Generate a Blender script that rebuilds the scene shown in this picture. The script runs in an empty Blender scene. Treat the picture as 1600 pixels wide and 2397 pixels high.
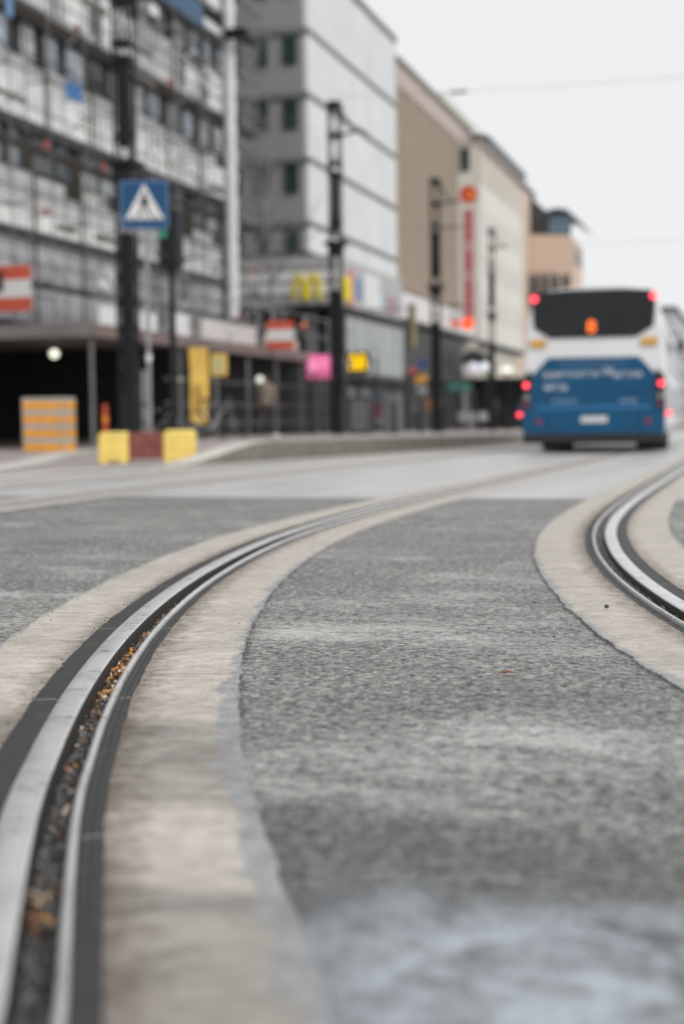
import bpy, math, random
from mathutils import Vector, noise
random.seed(7)
C = bpy.context.scene
COL = C.collection
R = math.radians

# ---------------------------------------------------------------- camera
cam = bpy.data.cameras.new('camera')
cam.sensor_fit = 'HORIZONTAL'; cam.sensor_width = 24; cam.lens = 50
cam.clip_start = 0.05; cam.clip_end = 6000
cam_o = bpy.data.objects.new('camera', cam); COL.objects.link(cam_o)
CAM_H = 0.533
YAW = math.atan(970 / 3333); PITCH = math.atan(215.5 / 3333); ROLL = 0.011
from mathutils import Matrix
cam_o.matrix_world = (Matrix.Translation((0, 0, CAM_H)) @ Matrix.Rotation(YAW, 4, 'Z')
                      @ Matrix.Rotation(R(90) - PITCH, 4, 'X') @ Matrix.Rotation(-ROLL, 4, 'Z'))
cam.dof.use_dof = True; cam.dof.focus_distance = 3.45; cam.dof.aperture_fstop = 2.0
C.camera = cam_o
C.render.resolution_x = 683; C.render.resolution_y = 1024

# ---------------------------------------------------------------- sky and sun (overcast)
SUN_EL, SUN_AZ = R(45), R(122)
w = bpy.data.worlds.new('World'); C.world = w; w.use_nodes = True
nt = w.node_tree; nt.nodes.clear()
wo = nt.nodes.new('ShaderNodeOutputWorld'); bg = nt.nodes.new('ShaderNodeBackground')
sky = nt.nodes.new('ShaderNodeTexSky'); sky.sky_type = 'NISHITA'; sky.sun_disc = False
sky.sun_elevation = SUN_EL; sky.sun_rotation = SUN_AZ
hs = nt.nodes.new('ShaderNodeHueSaturation'); hs.inputs['Saturation'].default_value = .25
tc = nt.nodes.new('ShaderNodeTexCoord'); cn = nt.nodes.new('ShaderNodeTexNoise')
cn.inputs['Scale'].default_value = 1.6; cn.inputs['Detail'].default_value = 4
cr = nt.nodes.new('ShaderNodeValToRGB')
cr.color_ramp.elements[0].position = .3; cr.color_ramp.elements[0].color = (8.15, 8.35, 8.5, 1)
cr.color_ramp.elements[1].position = .75; cr.color_ramp.elements[1].color = (8.6, 8.65, 8.7, 1)
mx = nt.nodes.new('ShaderNodeMix'); mx.data_type = 'RGBA'; mx.inputs[0].default_value = .93
nt.links.new(tc.outputs['Generated'], cn.inputs['Vector']); nt.links.new(cn.outputs['Fac'], cr.inputs['Fac'])
nt.links.new(sky.outputs[0], hs.inputs['Color']); nt.links.new(hs.outputs[0], mx.inputs[6])
nt.links.new(cr.outputs[0], mx.inputs[7]); nt.links.new(mx.outputs[2], bg.inputs['Color'])
bg.inputs['Strength'].default_value = .105
nt.links.new(bg.outputs[0], wo.inputs[0])
sun = bpy.data.lights.new('sun', 'SUN'); sun.energy = 1.75; sun.angle = R(22); sun.color = (1, .975, .94)
sun_o = bpy.data.objects.new('sun', sun); COL.objects.link(sun_o)
sd = Vector((math.sin(SUN_AZ) * math.cos(SUN_EL), math.cos(SUN_AZ) * math.cos(SUN_EL), math.sin(SUN_EL)))
sun_o.rotation_euler = sd.to_track_quat('Z', 'Y').to_euler()
vs = C.view_settings
vs.view_transform = 'Standard'; vs.look = 'None'; vs.gamma = 1; vs.exposure = 0.0; vs.use_curve_mapping = False

# ---------------------------------------------------------------- helpers
def tag(o, label=None, cat=None, group=None, kind=None):
    if label: o['label'] = label
    if cat: o['category'] = cat
    if group: o['group'] = group
    if kind: o['kind'] = kind
    return o
def empty(name, loc, label=None, cat=None, group=None, rz=0):
    o = bpy.data.objects.new(name, None); COL.objects.link(o)
    o.location = loc; o.rotation_euler.z = rz; o.empty_display_size = .2
    return tag(o, label, cat, group)
def wloc(p):
    v = Vector((0, 0, 0))
    while p is not None:
        v += p.location; p = p.parent
    return v
class MB:
    """collects polygons in world coordinates"""
    def __init__(s): s.v = []; s.f = []; s.uv = []; s.mi = []; s.cur = 0
    def face(s, pts, uv=None):
        n = len(s.v); s.v += [tuple(p) for p in pts]; s.f.append(tuple(range(n, n + len(pts))))
        s.uv.append(uv); s.mi.append(s.cur); return s
    def box(s, x0, x1, y0, y1, z0, z1):
        if x0 > x1: x0, x1 = x1, x0
        if y0 > y1: y0, y1 = y1, y0
        if z0 > z1: z0, z1 = z1, z0
        a = [(x0, y0, z0), (x1, y0, z0), (x1, y1, z0), (x0, y1, z0), (x0, y0, z1), (x1, y0, z1), (x1, y1, z1), (x0, y1, z1)]
        for q in ((0, 3, 2, 1), (4, 5, 6, 7), (0, 1, 5, 4), (1, 2, 6, 5), (2, 3, 7, 6), (3, 0, 4, 7)):
            s.face([a[i] for i in q])
        return s
    def obox(s, c, ax, hx, hy, z0, z1):
        """box with long axis along unit 2-vector ax"""
        ux, uy = ax; vx, vy = -uy, ux
        p = lambda a, b, z: (c[0] + a * ux + b * vx, c[1] + a * uy + b * vy, z)
        a = [p(-hx, -hy, z0), p(hx, -hy, z0), p(hx, hy, z0), p(-hx, hy, z0), p(-hx, -hy, z1), p(hx, -hy, z1), p(hx, hy, z1), p(-hx, hy, z1)]
        for q in ((0, 3, 2, 1), (4, 5, 6, 7), (0, 1, 5, 4), (1, 2, 6, 5), (2, 3, 7, 6), (3, 0, 4, 7)):
            s.face([a[i] for i in q])
        return s
    def tube(s, pts, r, n=8, cap=True):
        pts = [Vector(p) for p in pts]
        if not isinstance(r, (list, tuple)): r = [r] * len(pts)
        rings = []
        for i, p in enumerate(pts):
            d = (pts[min(i + 1, len(pts) - 1)] - pts[max(i - 1, 0)]).normalized()
            u = d.orthogonal().normalized() if abs(d.z) > .9 else d.cross(Vector((0, 0, 1))).normalized()
            v = d.cross(u)
            rings.append([p + (u * math.cos(2 * math.pi * k / n) + v * math.sin(2 * math.pi * k / n)) * r[i] for k in range(n)])
        for a, b in zip(rings[:-1], rings[1:]):
            for k in range(n):
                s.face([a[k], a[(k + 1) % n], b[(k + 1) % n], b[k]])
        if cap: s.face(rings[0][::-1]); s.face(rings[-1])
        return s
    def prism(s, outline, f0, f1):
        """outline: list of 2-tuples; f0/f1 map them to the two end faces"""
        a = [f0(*p) for p in outline]; b = [f1(*p) for p in outline]; n = len(a)
        s.face(a[::-1]); s.face(b)
        for k in range(n): s.face([a[k], a[(k + 1) % n], b[(k + 1) % n], b[k]])
        return s
    def sphere(s, c, r, n=12, m=8, sz=1):
        P = lambda i, j: (c[0] + r * math.sin(math.pi * j / m) * math.cos(2 * math.pi * i / n), c[1] + r * math.sin(math.pi * j / m) * math.sin(2 * math.pi * i / n), c[2] + sz * r * math.cos(math.pi * j / m))
        for j in range(m):
            for i in range(n): s.face([P(i, j), P(i, j + 1), P(i + 1, j + 1), P(i + 1, j)] if 0 < j < m - 1 else ([P(i, 0), P(i, 1), P(i + 1, 1)] if j == 0 else [P(i, j), P(i, j + 1), P(i + 1, j)]))
        return s
    def build(s, name, mat, parent=None, smooth=False, bevel=0, merge=False):
        off = wloc(parent)
        me = bpy.data.meshes.new(name)
        me.from_pydata([(a - off.x, b - off.y, c - off.z) for a, b, c in s.v], [], s.f)
        mats = mat if isinstance(mat, (list, tuple)) else [mat]
        for m in mats: me.materials.append(m)
        if any(s.mi):
            me.polygons.foreach_set('material_index', s.mi)
        if any(u is not None for u in s.uv):
            ul = me.uv_layers.new(name='UVMap'); k = 0
            for f, u in zip(s.f, s.uv):
                for i in range(len(f)):
                    ul.data[k].uv = u[i] if u else (0, 0); k += 1
        o = bpy.data.objects.new(name, me); COL.objects.link(o)
        if parent: o.parent = parent
        if smooth or bevel or merge:
            import bmesh
            bm = bmesh.new(); bm.from_mesh(me); bmesh.ops.remove_doubles(bm, verts=bm.verts, dist=1e-5)
            bmesh.ops.recalc_face_normals(bm, faces=bm.faces)
            bm.to_mesh(me); bm.free()
        if smooth:
            for p in me.polygons: p.use_smooth = True
            if smooth == 'auto':
                e = o.modifiers.new('es', 'EDGE_SPLIT'); e.split_angle = R(40)
        if bevel:
            b = o.modifiers.new('bevel', 'BEVEL'); b.width = bevel; b.segments = 2; b.limit_method = 'ANGLE'
        return o
def copy_tree(o, parent=None):
    c = o.copy(); COL.objects.link(c); c.parent = parent
    for ch in list(o.children): copy_tree(ch, c)
    return c
def struct(o): o['kind'] = 'structure'; return o

# ---------------------------------------------------------------- materials
def newmat(name):
    m = bpy.data.materials.new(name); m.use_nodes = True
    return m, m.node_tree, m.node_tree.nodes['Principled BSDF']
def M(name, col, rough=.6, metal=0, var=.12, scale=3, emit=0, spec=.5, bump=0):
    m, t, b = newmat(name); N = t.nodes; L = t.links
    b.inputs['Roughness'].default_value = rough; b.inputs['Metallic'].default_value = metal
    b.inputs['Specular IOR Level'].default_value = spec
    if emit:
        b.inputs['Base Color'].default_value = (*col, 1)
        b.inputs['Emission Color'].default_value = (*col, 1); b.inputs['Emission Strength'].default_value = emit
        return m
    no = N.new('ShaderNodeTexNoise'); no.inputs['Scale'].default_value = scale; no.inputs['Detail'].default_value = 5
    co = N.new('ShaderNodeTexCoord'); L.new(co.outputs['Object'], no.inputs['Vector'])
    rp = N.new('ShaderNodeValToRGB')
    rp.color_ramp.elements[0].position = .3; rp.color_ramp.elements[1].position = .7
    rp.color_ramp.elements[0].color = (*[c * (1 - var) for c in col], 1)
    rp.color_ramp.elements[1].color = (*[min(1, c * (1 + var)) for c in col], 1)
    L.new(no.outputs['Fac'], rp.inputs['Fac']); L.new(rp.outputs[0], b.inputs['Base Color'])
    if bump:
        bp = N.new('ShaderNodeBump'); bp.inputs['Strength'].default_value = bump; bp.inputs['Distance'].default_value = .01
        L.new(no.outputs['Fac'], bp.inputs['Height']); L.new(bp.outputs[0], b.inputs['Normal'])
    return m
class NT:
    """small node building shorthand"""
    def __init__(s, t): s.t = t
    def n(s, typ, **k):
        o = s.t.nodes.new(typ)
        for a, v in k.items(): setattr(o, a, v)
        return o
    def l(s, a, b): s.t.links.new(a, b)
    def noise(s, vec, scale, detail=4, rough=.5, dist=0):
        o = s.n('ShaderNodeTexNoise'); o.inputs['Scale'].default_value = scale; o.inputs['Detail'].default_value = detail
        o.inputs['Roughness'].default_value = rough; o.inputs['Distortion'].default_value = dist
        s.l(vec, o.inputs['Vector']); return o.outputs['Fac']
    def ramp(s, fac, stops):
        o = s.n('ShaderNodeValToRGB'); e = o.color_ramp.elements
        while len(e) < len(stops): e.new(.5)
        for i, (p, c) in enumerate(stops):
            e[i].position = p; e[i].color = (c, c, c, 1) if not isinstance(c, tuple) else (*c, 1)
        s.l(fac, o.inputs['Fac']); return o.outputs[0]
    def math(s, op, a, b=None, clamp=False):
        o = s.n('ShaderNodeMath', operation=op); o.use_clamp = clamp
        for i, x in enumerate((a, b)):
            if x is None: continue
            if isinstance(x, (int, float)): o.inputs[i].default_value = x
            else: s.l(x, o.inputs[i])
        return o.outputs[0]
    def mix(s, fac, a, b, blend='MIX'):
        o = s.n('ShaderNodeMix', data_type='RGBA', blend_type=blend)
        for i, x in ((0, fac), (6, a), (7, b)):
            if isinstance(x, (int, float)): o.inputs[i].default_value = x if i == 0 else (x, x, x, 1)
            elif isinstance(x, tuple): o.inputs[i].default_value = (*x, 1)
            else: s.l(x, o.inputs[i])
        return o.outputs[2]
    def con(s, f, k, c=.5):
        return s.math('ADD', s.math('MULTIPLY', s.math('SUBTRACT', f, c), k), .5, clamp=True)
    def boost(s, col, k, piv, gain=1.0):
        o = s.n('ShaderNodeVectorMath', operation='MULTIPLY_ADD'); s.l(col, o.inputs[0])
        o.inputs[1].default_value = (k * gain,) * 3; o.inputs[2].default_value = tuple(-p * (k - 1) * gain for p in (piv if isinstance(piv, tuple) else (piv,) * 3))
        m = s.n('ShaderNodeVectorMath', operation='MAXIMUM'); s.l(o.outputs[0], m.inputs[0]); m.inputs[1].default_value = (.022, .021, .02)
        n = s.n('ShaderNodeVectorMath', operation='MINIMUM'); s.l(m.outputs[0], n.inputs[0]); n.inputs[1].default_value = (.78, .77, .75)
        return n.outputs[0]
    def scalev(s, vec, sc):
        o = s.n('ShaderNodeMapping'); o.inputs['Scale'].default_value = sc; s.l(vec, o.inputs['Vector']); return o.outputs[0]
    def bump(s, h, strength, dist, nrm=None):
        o = s.n('ShaderNodeBump'); o.inputs['Strength'].default_value = strength; o.inputs['Distance'].default_value = dist
        s.l(h, o.inputs['Height'])
        if nrm is not None: s.l(nrm, o.inputs['Normal'])
        return o.outputs[0]

def asphalt_mat():
    m, t, b = newmat('asphalt'); q = NT(t)
    P = q.n('ShaderNodeTexCoord').outputs['Object']
    sy = q.n('ShaderNodeSeparateXYZ'); q.l(P, sy.inputs[0]); yy = q.math('DIVIDE', sy.outputs[1], 10.0)
    vo = q.n('ShaderNodeTexVoronoi'); vo.inputs['Scale'].default_value = 95; q.l(P, vo.inputs['Vector'])
    vo2 = q.n('ShaderNodeTexVoronoi'); vo2.inputs['Scale'].default_value = 210; q.l(P, vo2.inputs['Vector'])
    c1 = q.n('ShaderNodeSeparateColor'); q.l(vo.outputs['Color'], c1.inputs[0])
    c2 = q.n('ShaderNodeSeparateColor'); q.l(vo2.outputs['Color'], c2.inputs[0])
    fine = q.con(q.noise(P, 380, 3), 3)
    tex = q.con(q.noise(P, 46, 6, .72, .3), 3.4)
    tex2 = q.con(q.noise(P, 17, 6, .7, .3), 2.6)
    st = q.ramp(c1.outputs[0], [(0, (.05, .05, .05)), (.45, (.12, .12, .12)), (.8, (.24, .237, .23)), (1, (.50, .49, .47))])
    st = q.mix(.45, st, q.ramp(c2.outputs[0], [(0, .05), (.6, .16), (1, .42)]))
    st = q.mix(.55, st, q.mix(tex, (.045, .045, .044), (.36, .357, .345)))
    st = q.mix(.2, st, q.mix(fine, .05, .36))
    # pale cement dust ground into the surface by tyres, in bands across the lane
    pn = q.math('ADD', q.math('MULTIPLY', q.noise(q.scalev(P, (.9, 1.7, 1)), 1.7, 7, .68, .3), .62), q.math('MULTIPLY', q.noise(P, 26, 6, .75), .38))
    wob = q.math('ADD', yy, q.math('MULTIPLY', q.math('SUBTRACT', q.noise(P, 2.6, 4), .5), .035))
    bias = q.ramp(wob, [(0.0, .95), (.138, .95), (.152, .15), (.172, .2), (.19, .85), (.24, .80), (.262, .30), (.30, .22), (.335, .80), (.40, .75), (.43, .42), (.52, .62), (.60, .35), (.70, .6), (.85, .3)])
    msk = q.math('MULTIPLY', q.math('ADD', q.math('SUBTRACT', pn, .615), q.math('MULTIPLY', bias, .19)), 8.0, clamp=True)
    slurry = q.mix(q.math('MULTIPLY', q.math('ADD', tex, q.math('ADD', tex2, fine)), .333), (.15, .15, .148), (.40, .398, .39))
    col = q.mix(q.math('MULTIPLY', msk, .85), st, slurry)
    # larger dark worn patches
    damp = q.con(q.noise(P, 1.5, 6, .66, .3), 3)
    col = q.mix(q.math('MULTIPLY', q.math('MULTIPLY', damp, tex2), .55), col, (.075, .074, .073))
    col = q.boost(col, 2.1, .175, 1.5)
    slate = q.ramp(wob, [(.150, 0.), (.158, 1.), (.172, .9), (.19, .0)])
    col = q.mix(q.math('MULTIPLY', slate, .45), col, (.07, .066, .062))
    sky_refl = q.math('MULTIPLY', q.ramp(wob, [(.150, 1.), (.158, 0.)]), q.math('MULTIPLY', q.math('ADD', q.math('ADD', sy.outputs[0], .50), q.math('MULTIPLY', q.math('SUBTRACT', q.noise(P, 5, 4), .5), .35)), 6.0, clamp=True))
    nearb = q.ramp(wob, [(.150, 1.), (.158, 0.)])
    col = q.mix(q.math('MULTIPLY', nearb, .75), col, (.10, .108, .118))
    col = q.mix(q.math('MULTIPLY', q.math('MULTIPLY', sky_refl, q.con(q.noise(P, 8, 6, .66, .6), 5, .46)), .9), col, (.50, .55, .60))  # sky reflected in wet patches, painted as pale bluish colour
    # short pale dashes: glints of sky painted into the colour
    scr = q.noise(q.scalev(P, (7, 60, 1)), 1, 3, .5)
    sc_ = q.math('MULTIPLY', q.math('MULTIPLY', q.math('SUBTRACT', scr, .66), 30, clamp=True), q.ramp(yy, [(.172, .0), (.184, 1.), (.198, 1.), (.206, .10), (.6, .35)]))
    col = q.mix(q.math('MULTIPLY', sc_, .8), col, (.62, .64, .67))
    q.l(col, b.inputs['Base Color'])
    b.inputs['Specular IOR Level'].default_value = .3
    q.l(q.math('SUBTRACT', .68, q.math('MULTIPLY', damp, .18)), b.inputs['Roughness'])
    hh = q.math('ADD', q.math('MULTIPLY', vo.outputs['Distance'], -1.0), q.math('MULTIPLY', vo2.outputs['Distance'], -.4))
    hh = q.math('MULTIPLY', q.math('ADD', hh, q.math('MULTIPLY', tex, .5)), q.math('SUBTRACT', 1.0, q.math('MULTIPLY', msk, .6)))
    q.l(q.bump(tex2, .3, .008, q.bump(hh, 1.0, .008)), b.inputs['Normal'])
    return m
def strip_mat(name, kind):
    """concrete strips along the rails. UV = (metres across, metres along)"""
    m, t, b = newmat(name); q = NT(t)
    U = q.n('ShaderNodeUVMap').outputs[0]
    P = q.n('ShaderNodeTexCoord').outputs['Object']
    sx = q.n('ShaderNodeSeparateXYZ'); q.l(U, sx.inputs[0]); u, v = sx.outputs[0], sx.outputs[1]
    sy = q.n('ShaderNodeSeparateXYZ'); q.l(P, sy.inputs[0]); yy = q.math('DIVIDE', sy.outputs[1], 10.0)
    brush = q.con(q.noise(q.scalev(U, (22, 170, 1)), 1, 7, .75, 1.2), 3.2)
    brush2 = q.con(q.noise(q.scalev(U, (7, 42, 1)), 1, 7, .68, .8), 3.0)
    fine = q.con(q.noise(P, 260, 4, .7), 3.0)
    blot = q.con(q.noise(P, 4.5, 7, .68, .5), 2.6)
    blot2 = q.con(q.noise(P, 26, 6, .68), 2.6)
    base = q.mix(blot, (.335, .29, .245), (.50, .45, .395))
    base = q.mix(.30, base, q.mix(brush, (.19, .155, .125), (.60, .55, .49)))
    base = q.mix(.18, base, q.mix(brush2, (.25, .21, .175), (.60, .55, .49)))
    base = q.mix(.30, base, q.mix(fine, (.12, .10, .085), (.66, .61, .55)))
    base = q.mix(.20, base, q.mix(blot2, (.20, .17, .145), (.58, .53, .48)))
    # worn and dirty stretches with their own edges
    wv = q.math('ADD', yy, q.math('MULTIPLY', q.math('SUBTRACT', q.noise(q.scalev(U, (6, 14, 1)), 1, 5, .6), .5), .010))
    stain = q.ramp(wv, [(.0, .55), (.136, .6), (.1405, .95), (.1455, .80), (.1465, .08), (.160, .0), (.161, .45), (.163, .0), (.178, .05), (.181, .75), (.19, .6), (.225, .72), (.233, .1), (.30, .05), (.305, .3), (.33, .15), (.5, .2)])
    base = q.mix(q.math('MULTIPLY', stain, .8), base, q.mix(q.math('MULTIPLY', q.math('ADD', blot, brush2), .5), (.13, .108, .09), (.36, .325, .29)))
    rim = q.math('MULTIPLY', q.math('SUBTRACT', .155, q.math('ADD', q.math('ABSOLUTE', u), q.math('MULTIPLY', q.math('SUBTRACT', blot2, .5), .05))), 14, clamp=True)
    base = q.mix(q.math('MULTIPLY', rim, .55), base, (.17, .135, .105))
    base = q.boost(base, 1.85, (.36, .31, .262), 1.22)
    # grey asphalt dust smeared over the edge that faces the asphalt
    b.inputs['Specular IOR Level'].default_value = .25
    au = q.math('ABSOLUTE', u)
    wid = q.ramp(yy, [(.12, .62), (.15, .62), (.17, .48), (.20, .62), (.26, .55), (.30, .35), (.35, .3), (.45, .38), (.6, .2)])
    inner = q.math('GREATER_THAN', u, 0.0)
    thr = q.math('SUBTRACT', .296, q.math('MULTIPLY', q.math('MULTIPLY', wid, .085), q.math('ADD', q.math('MULTIPLY', inner, .75), .25)))
    e1 = q.math('SUBTRACT', q.math('ADD', au, q.math('MULTIPLY', q.math('SUBTRACT', q.noise(q.scalev(U, (14, 9, 1)), 1, 7, .72, .5), .5), .13)), thr)
    edge = q.math('MULTIPLY', e1, 90, clamp=True)
    base = q.mix(q.math('MULTIPLY', edge, .82), base, q.mix(q.math('MULTIPLY', q.math('ADD', blot2, fine), .5), (.14, .146, .156), (.46, .475, .495)))
    # transverse hairline joints
    jv = q.math('ADD', v, q.math('MULTIPLY', brush2, .008))
    for per, ph, wd, st_ in ((1.93, .9, .0022, .8), (.61, .2, .0011, .5)):
        jm = q.math('LESS_THAN', q.math('ABSOLUTE', q.math('SUBTRACT', q.math('MODULO', jv, per), ph)), wd)
        base = q.mix(q.math('MULTIPLY', jm, st_), base, (.09, .075, .06))
    vo = q.n('ShaderNodeTexVoronoi'); vo.inputs['Scale'].default_value = 26; q.l(P, vo.inputs['Vector'])
    base = q.mix(q.math('MULTIPLY', q.math('LESS_THAN', vo.outputs['Distance'], .04), .8), base, (.06, .05, .045))
    q.l(base, b.inputs['Base Color'])
    q.l(q.mix(blot, .55, .8), b.inputs['Roughness'])
    n1 = q.bump(brush, .35, .002); n2 = q.bump(blot2, .15, .003, n1); n3 = q.bump(fine, .5, .0016, n2)
    q.l(n3, b.inputs['Normal'])
    return m
def rubber_mat():
    m, t, b = newmat('rubber'); q = NT(t)
    U = q.n('ShaderNodeUVMap').outputs[0]; P = q.n('ShaderNodeTexCoord').outputs['Object']
    sx = q.n('ShaderNodeSeparateXYZ'); q.l(U, sx.inputs[0]); v = sx.outputs[1]
    n = q.noise(P, 30, 6, .7); f = q.noise(P, 500, 3)
    ridge = q.noise(q.scalev(U, (160, 2, 1)), 1, 3, .5)
    col = q.ramp(n, [(.3, (.022, .022, .023)), (.6, (.042, .042, .043)), (.8, (.085, .08, .072))])
    col = q.mix(q.ramp(f, [(.45, 0.), (.8, .5)]), col, (.12, .12, .12))
    col = q.mix(q.math('MULTIPLY', q.math('SUBTRACT', q.noise(P, 5, 5, .6), .55), 2.2, clamp=True), col, (.10, .085, .07))
    j = q.math('ABSOLUTE', q.math('SUBTRACT', q.math('MODULO', q.math('ADD', v, .52), .93), .4))
    jm = q.math('LESS_THAN', q.math('ADD', j, q.math('MULTIPLY', n, .004)), .0055)
    col = q.mix(q.math('MULTIPLY', jm, .8), col, (.30, .30, .30))
    q.l(col, b.inputs['Base Color']); b.inputs['Roughness'].default_value = .6; b.inputs['Specular IOR Level'].default_value = .3
    n1 = q.bump(f, .5, .002); n2 = q.bump(n, .4, .006, n1); n3 = q.bump(ridge, .5, .003, n2)
    q.l(n3, b.inputs['Normal']); return m
def rail_mat(name, polished):
    m, t, b = newmat(name); q = NT(t)
    U = q.n('ShaderNodeUVMap').outputs[0]; P = q.n('ShaderNodeTexCoord').outputs['Object']
    sx = q.n('ShaderNodeSeparateXYZ'); q.l(U, sx.inputs[0])
    cross = q.con(q.noise(q.scalev(U, (2.2, 95, 1)), 1, 4, .6, .7), 2.6)
    grp = q.con(q.noise(q.scalev(U, (2.0, 5, 1)), 1, 4, .6), 2.6)
    along = q.noise(q.scalev(U, (220, 1.2, 1)), 1, 4, .6)
    mk = q.math('MULTIPLY', q.math('MULTIPLY', q.math('SUBTRACT', cross, .66), 8, clamp=True), q.math('MULTIPLY', q.math('SUBTRACT', grp, .40), 5, clamp=True))
    if polished:
        col = q.mix(q.con(along, 2.5), (.56, .56, .565), (.86, .855, .84))
        col = q.mix(q.math('MULTIPLY', mk, .85), col, (.10, .10, .105))
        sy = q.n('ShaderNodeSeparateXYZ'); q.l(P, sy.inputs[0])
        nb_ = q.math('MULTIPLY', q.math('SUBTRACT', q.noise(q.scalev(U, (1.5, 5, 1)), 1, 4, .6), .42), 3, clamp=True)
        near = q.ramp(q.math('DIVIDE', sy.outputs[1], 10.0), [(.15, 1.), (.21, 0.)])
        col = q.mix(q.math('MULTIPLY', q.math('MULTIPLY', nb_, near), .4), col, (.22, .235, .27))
        rust = q.math('MULTIPLY', q.math('SUBTRACT', q.math('ABSOLUTE', q.math('SUBTRACT', sx.outputs[0], .5)), .44), 30, clamp=True)
        col = q.mix(q.math('MULTIPLY', rust, .6), col, (.20, .15, .11))
        b.inputs['Metallic'].default_value = .6
        q.l(q.math('ADD', q.ramp(along, [(.3, .32), (.7, .45)]), q.math('MULTIPLY', mk, .25)), b.inputs['Roughness'])
        q.l(q.bump(cross, .15, .001, q.bump(along, .2, .0008)), b.inputs['Normal'])
    else:
        n = q.noise(P, 60, 6, .7)
        col = q.ramp(n, [(.3, (.02, .018, .016)), (.6, (.045, .04, .034)), (.85, (.12, .105, .085))])
        b.inputs['Roughness'].default_value = .75; b.inputs['Metallic'].default_value = .2
        q.l(q.bump(n, .6, .004), b.inputs['Normal'])
    q.l(col, b.inputs['Base Color']); return m
def debris_mat():
    m, t, b = newmat('groove_grit'); q = NT(t)
    P = q.n('ShaderNodeTexCoord').outputs['Object']
    vo = q.n('ShaderNodeTexVoronoi'); vo.inputs['Scale'].default_value = 190; q.l(P, vo.inputs['Vector'])
    s = q.n('ShaderNodeSeparateColor'); q.l(vo.outputs['Color'], s.inputs[0])
    col = q.ramp(s.outputs[0], [(0, (.018, .017, .016)), (.5, (.05, .045, .042)), (.75, (.15, .14, .135)), (1, (.50, .48, .46))])
    q.l(col, b.inputs['Base Color']); b.inputs['Roughness'].default_value = .5
    q.l(q.bump(q.math('MULTIPLY', vo.outputs['Distance'], -1), .9, .008, q.bump(q.noise(P, 50, 5, .7), .8, .01)), b.inputs['Normal']); return m
def far_road_mat():
    m, t, b = newmat('pale_road'); q = NT(t)
    P = q.n('ShaderNodeTexCoord').outputs['Object']
    a = q.noise(P, 1.2, 6, .65, .4); f = q.noise(P, 40, 5, .7)
    lanes = q.noise(q.scalev(P, (2.2, .12, 1)), 1, 4, .55, .3)
    col = q.ramp(a, [(.3, (.42, .42, .425)), (.7, (.56, .56, .56))])
    col = q.mix(.35, col, q.ramp(lanes, [(.35, (.34, .335, .335)), (.65, (.60, .60, .60))]))
    col = q.mix(q.math('MULTIPLY', f, .25), col, (.40, .395, .39))
    q.l(col, b.inputs['Base Color']); q.l(q.ramp(a, [(.3, .32), (.7, .5)]), b.inputs['Roughness'])
    q.l(q.bump(f, .3, .005), b.inputs['Normal']); return m
def paving_mat():
    m, t, b = newmat('pinkish_paving'); q = NT(t)
    P = q.n('ShaderNodeTexCoord').outputs['Object']
    br = q.n('ShaderNodeTexBrick'); q.l(P, br.inputs['Vector']); br.inputs['Scale'].default_value = 1
    br.inputs['Brick Width'].default_value = .28; br.inputs['Row Height'].default_value = .14; br.inputs['Mortar Size'].default_value = .006
    br.inputs['Color1'].default_value = (.36, .30, .285, 1); br.inputs['Color2'].default_value = (.29, .245, .235, 1); br.inputs['Mortar'].default_value = (.2, .19, .18, 1)
    a = q.noise(P, 1.5, 5)
    q.l(q.mix(q.math('MULTIPLY', a, .5), br.outputs['Color'], (.38, .35, .34)), b.inputs['Base Color'])
    b.inputs['Roughness'].default_value = .7; return m
def ribbed_mat(name, c0, c1, period, axis=1):
    m, t, b = newmat(name); q = NT(t)
    P = q.n('ShaderNodeTexCoord').outputs['Object']
    s = q.n('ShaderNodeSeparateXYZ'); q.l(P, s.inputs[0])
    w_ = q.math('SINE', q.math('MULTIPLY', s.outputs[axis], 2 * math.pi / period))
    a = q.noise(P, .6, 5, .6)
    col = q.mix(q.math('MULTIPLY_ADD', w_, .5), c0, c1)
    col = q.mix(q.math('MULTIPLY', a, .35), col, tuple(x * .8 for x in c1))
    q.l(col, b.inputs['Base Color']); b.inputs['Roughness'].default_value = .7
    return m
A = asphalt_mat(); CONC = strip_mat('beige_concrete', 0); RUB = rubber_mat(); RAILT = rail_mat('worn_steel', True); RAILD = rail_mat('rusty_steel', False)
GRIT = debris_mat(); FAR = far_road_mat(); PAVE = paving_mat()
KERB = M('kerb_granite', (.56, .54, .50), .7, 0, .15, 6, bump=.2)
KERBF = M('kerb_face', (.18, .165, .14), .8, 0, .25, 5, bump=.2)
BLACK = M('black_metal', (.013, .014, .016), .55, 0, .2, 8, spec=.3)
DARK = M('walkway_shade', (.016, .017, .017), .8, 0, .5, 4)  # near-black, puts the shade under the walkway roof into the colour
DGREY = M('dark_grey', (.04, .042, .045), .6, 0, .2, 3)
MGREY = M('mid_grey', (.17, .17, .17), .6, 0, .15, 3)
GALV = M('galvanised_steel', (.33, .33, .34), .5, .6, .15, 10)
WHITE = M('white_board', (.72, .72, .72), .6, 0, .07, 2)
OFFW = M('insulation_board', (.88, .88, .87), .7, 0, .1, 1.2)
GLASS = M('dark_glass', (.05, .065, .07), .12, 0, .5, .6, spec=.8)
GLASSB = M('pale_blue_glass', (.50, .57, .64), .2, 0, .35, 1.1, spec=.8)
GLASSG = M('green_dark_glass', (.03, .055, .052), .12, 0, .5, 1, spec=.8)
BEAM = M('slab_grey', (.055, .055, .054), .7, 0, .25, 2)
RUST = M('brown_seal', (.10, .085, .06), .7, 0, .25, 3)
GREYW = ribbed_mat('grey_cladding', (.31, .31, .305), (.265, .265, .265), .42, 2)
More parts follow.
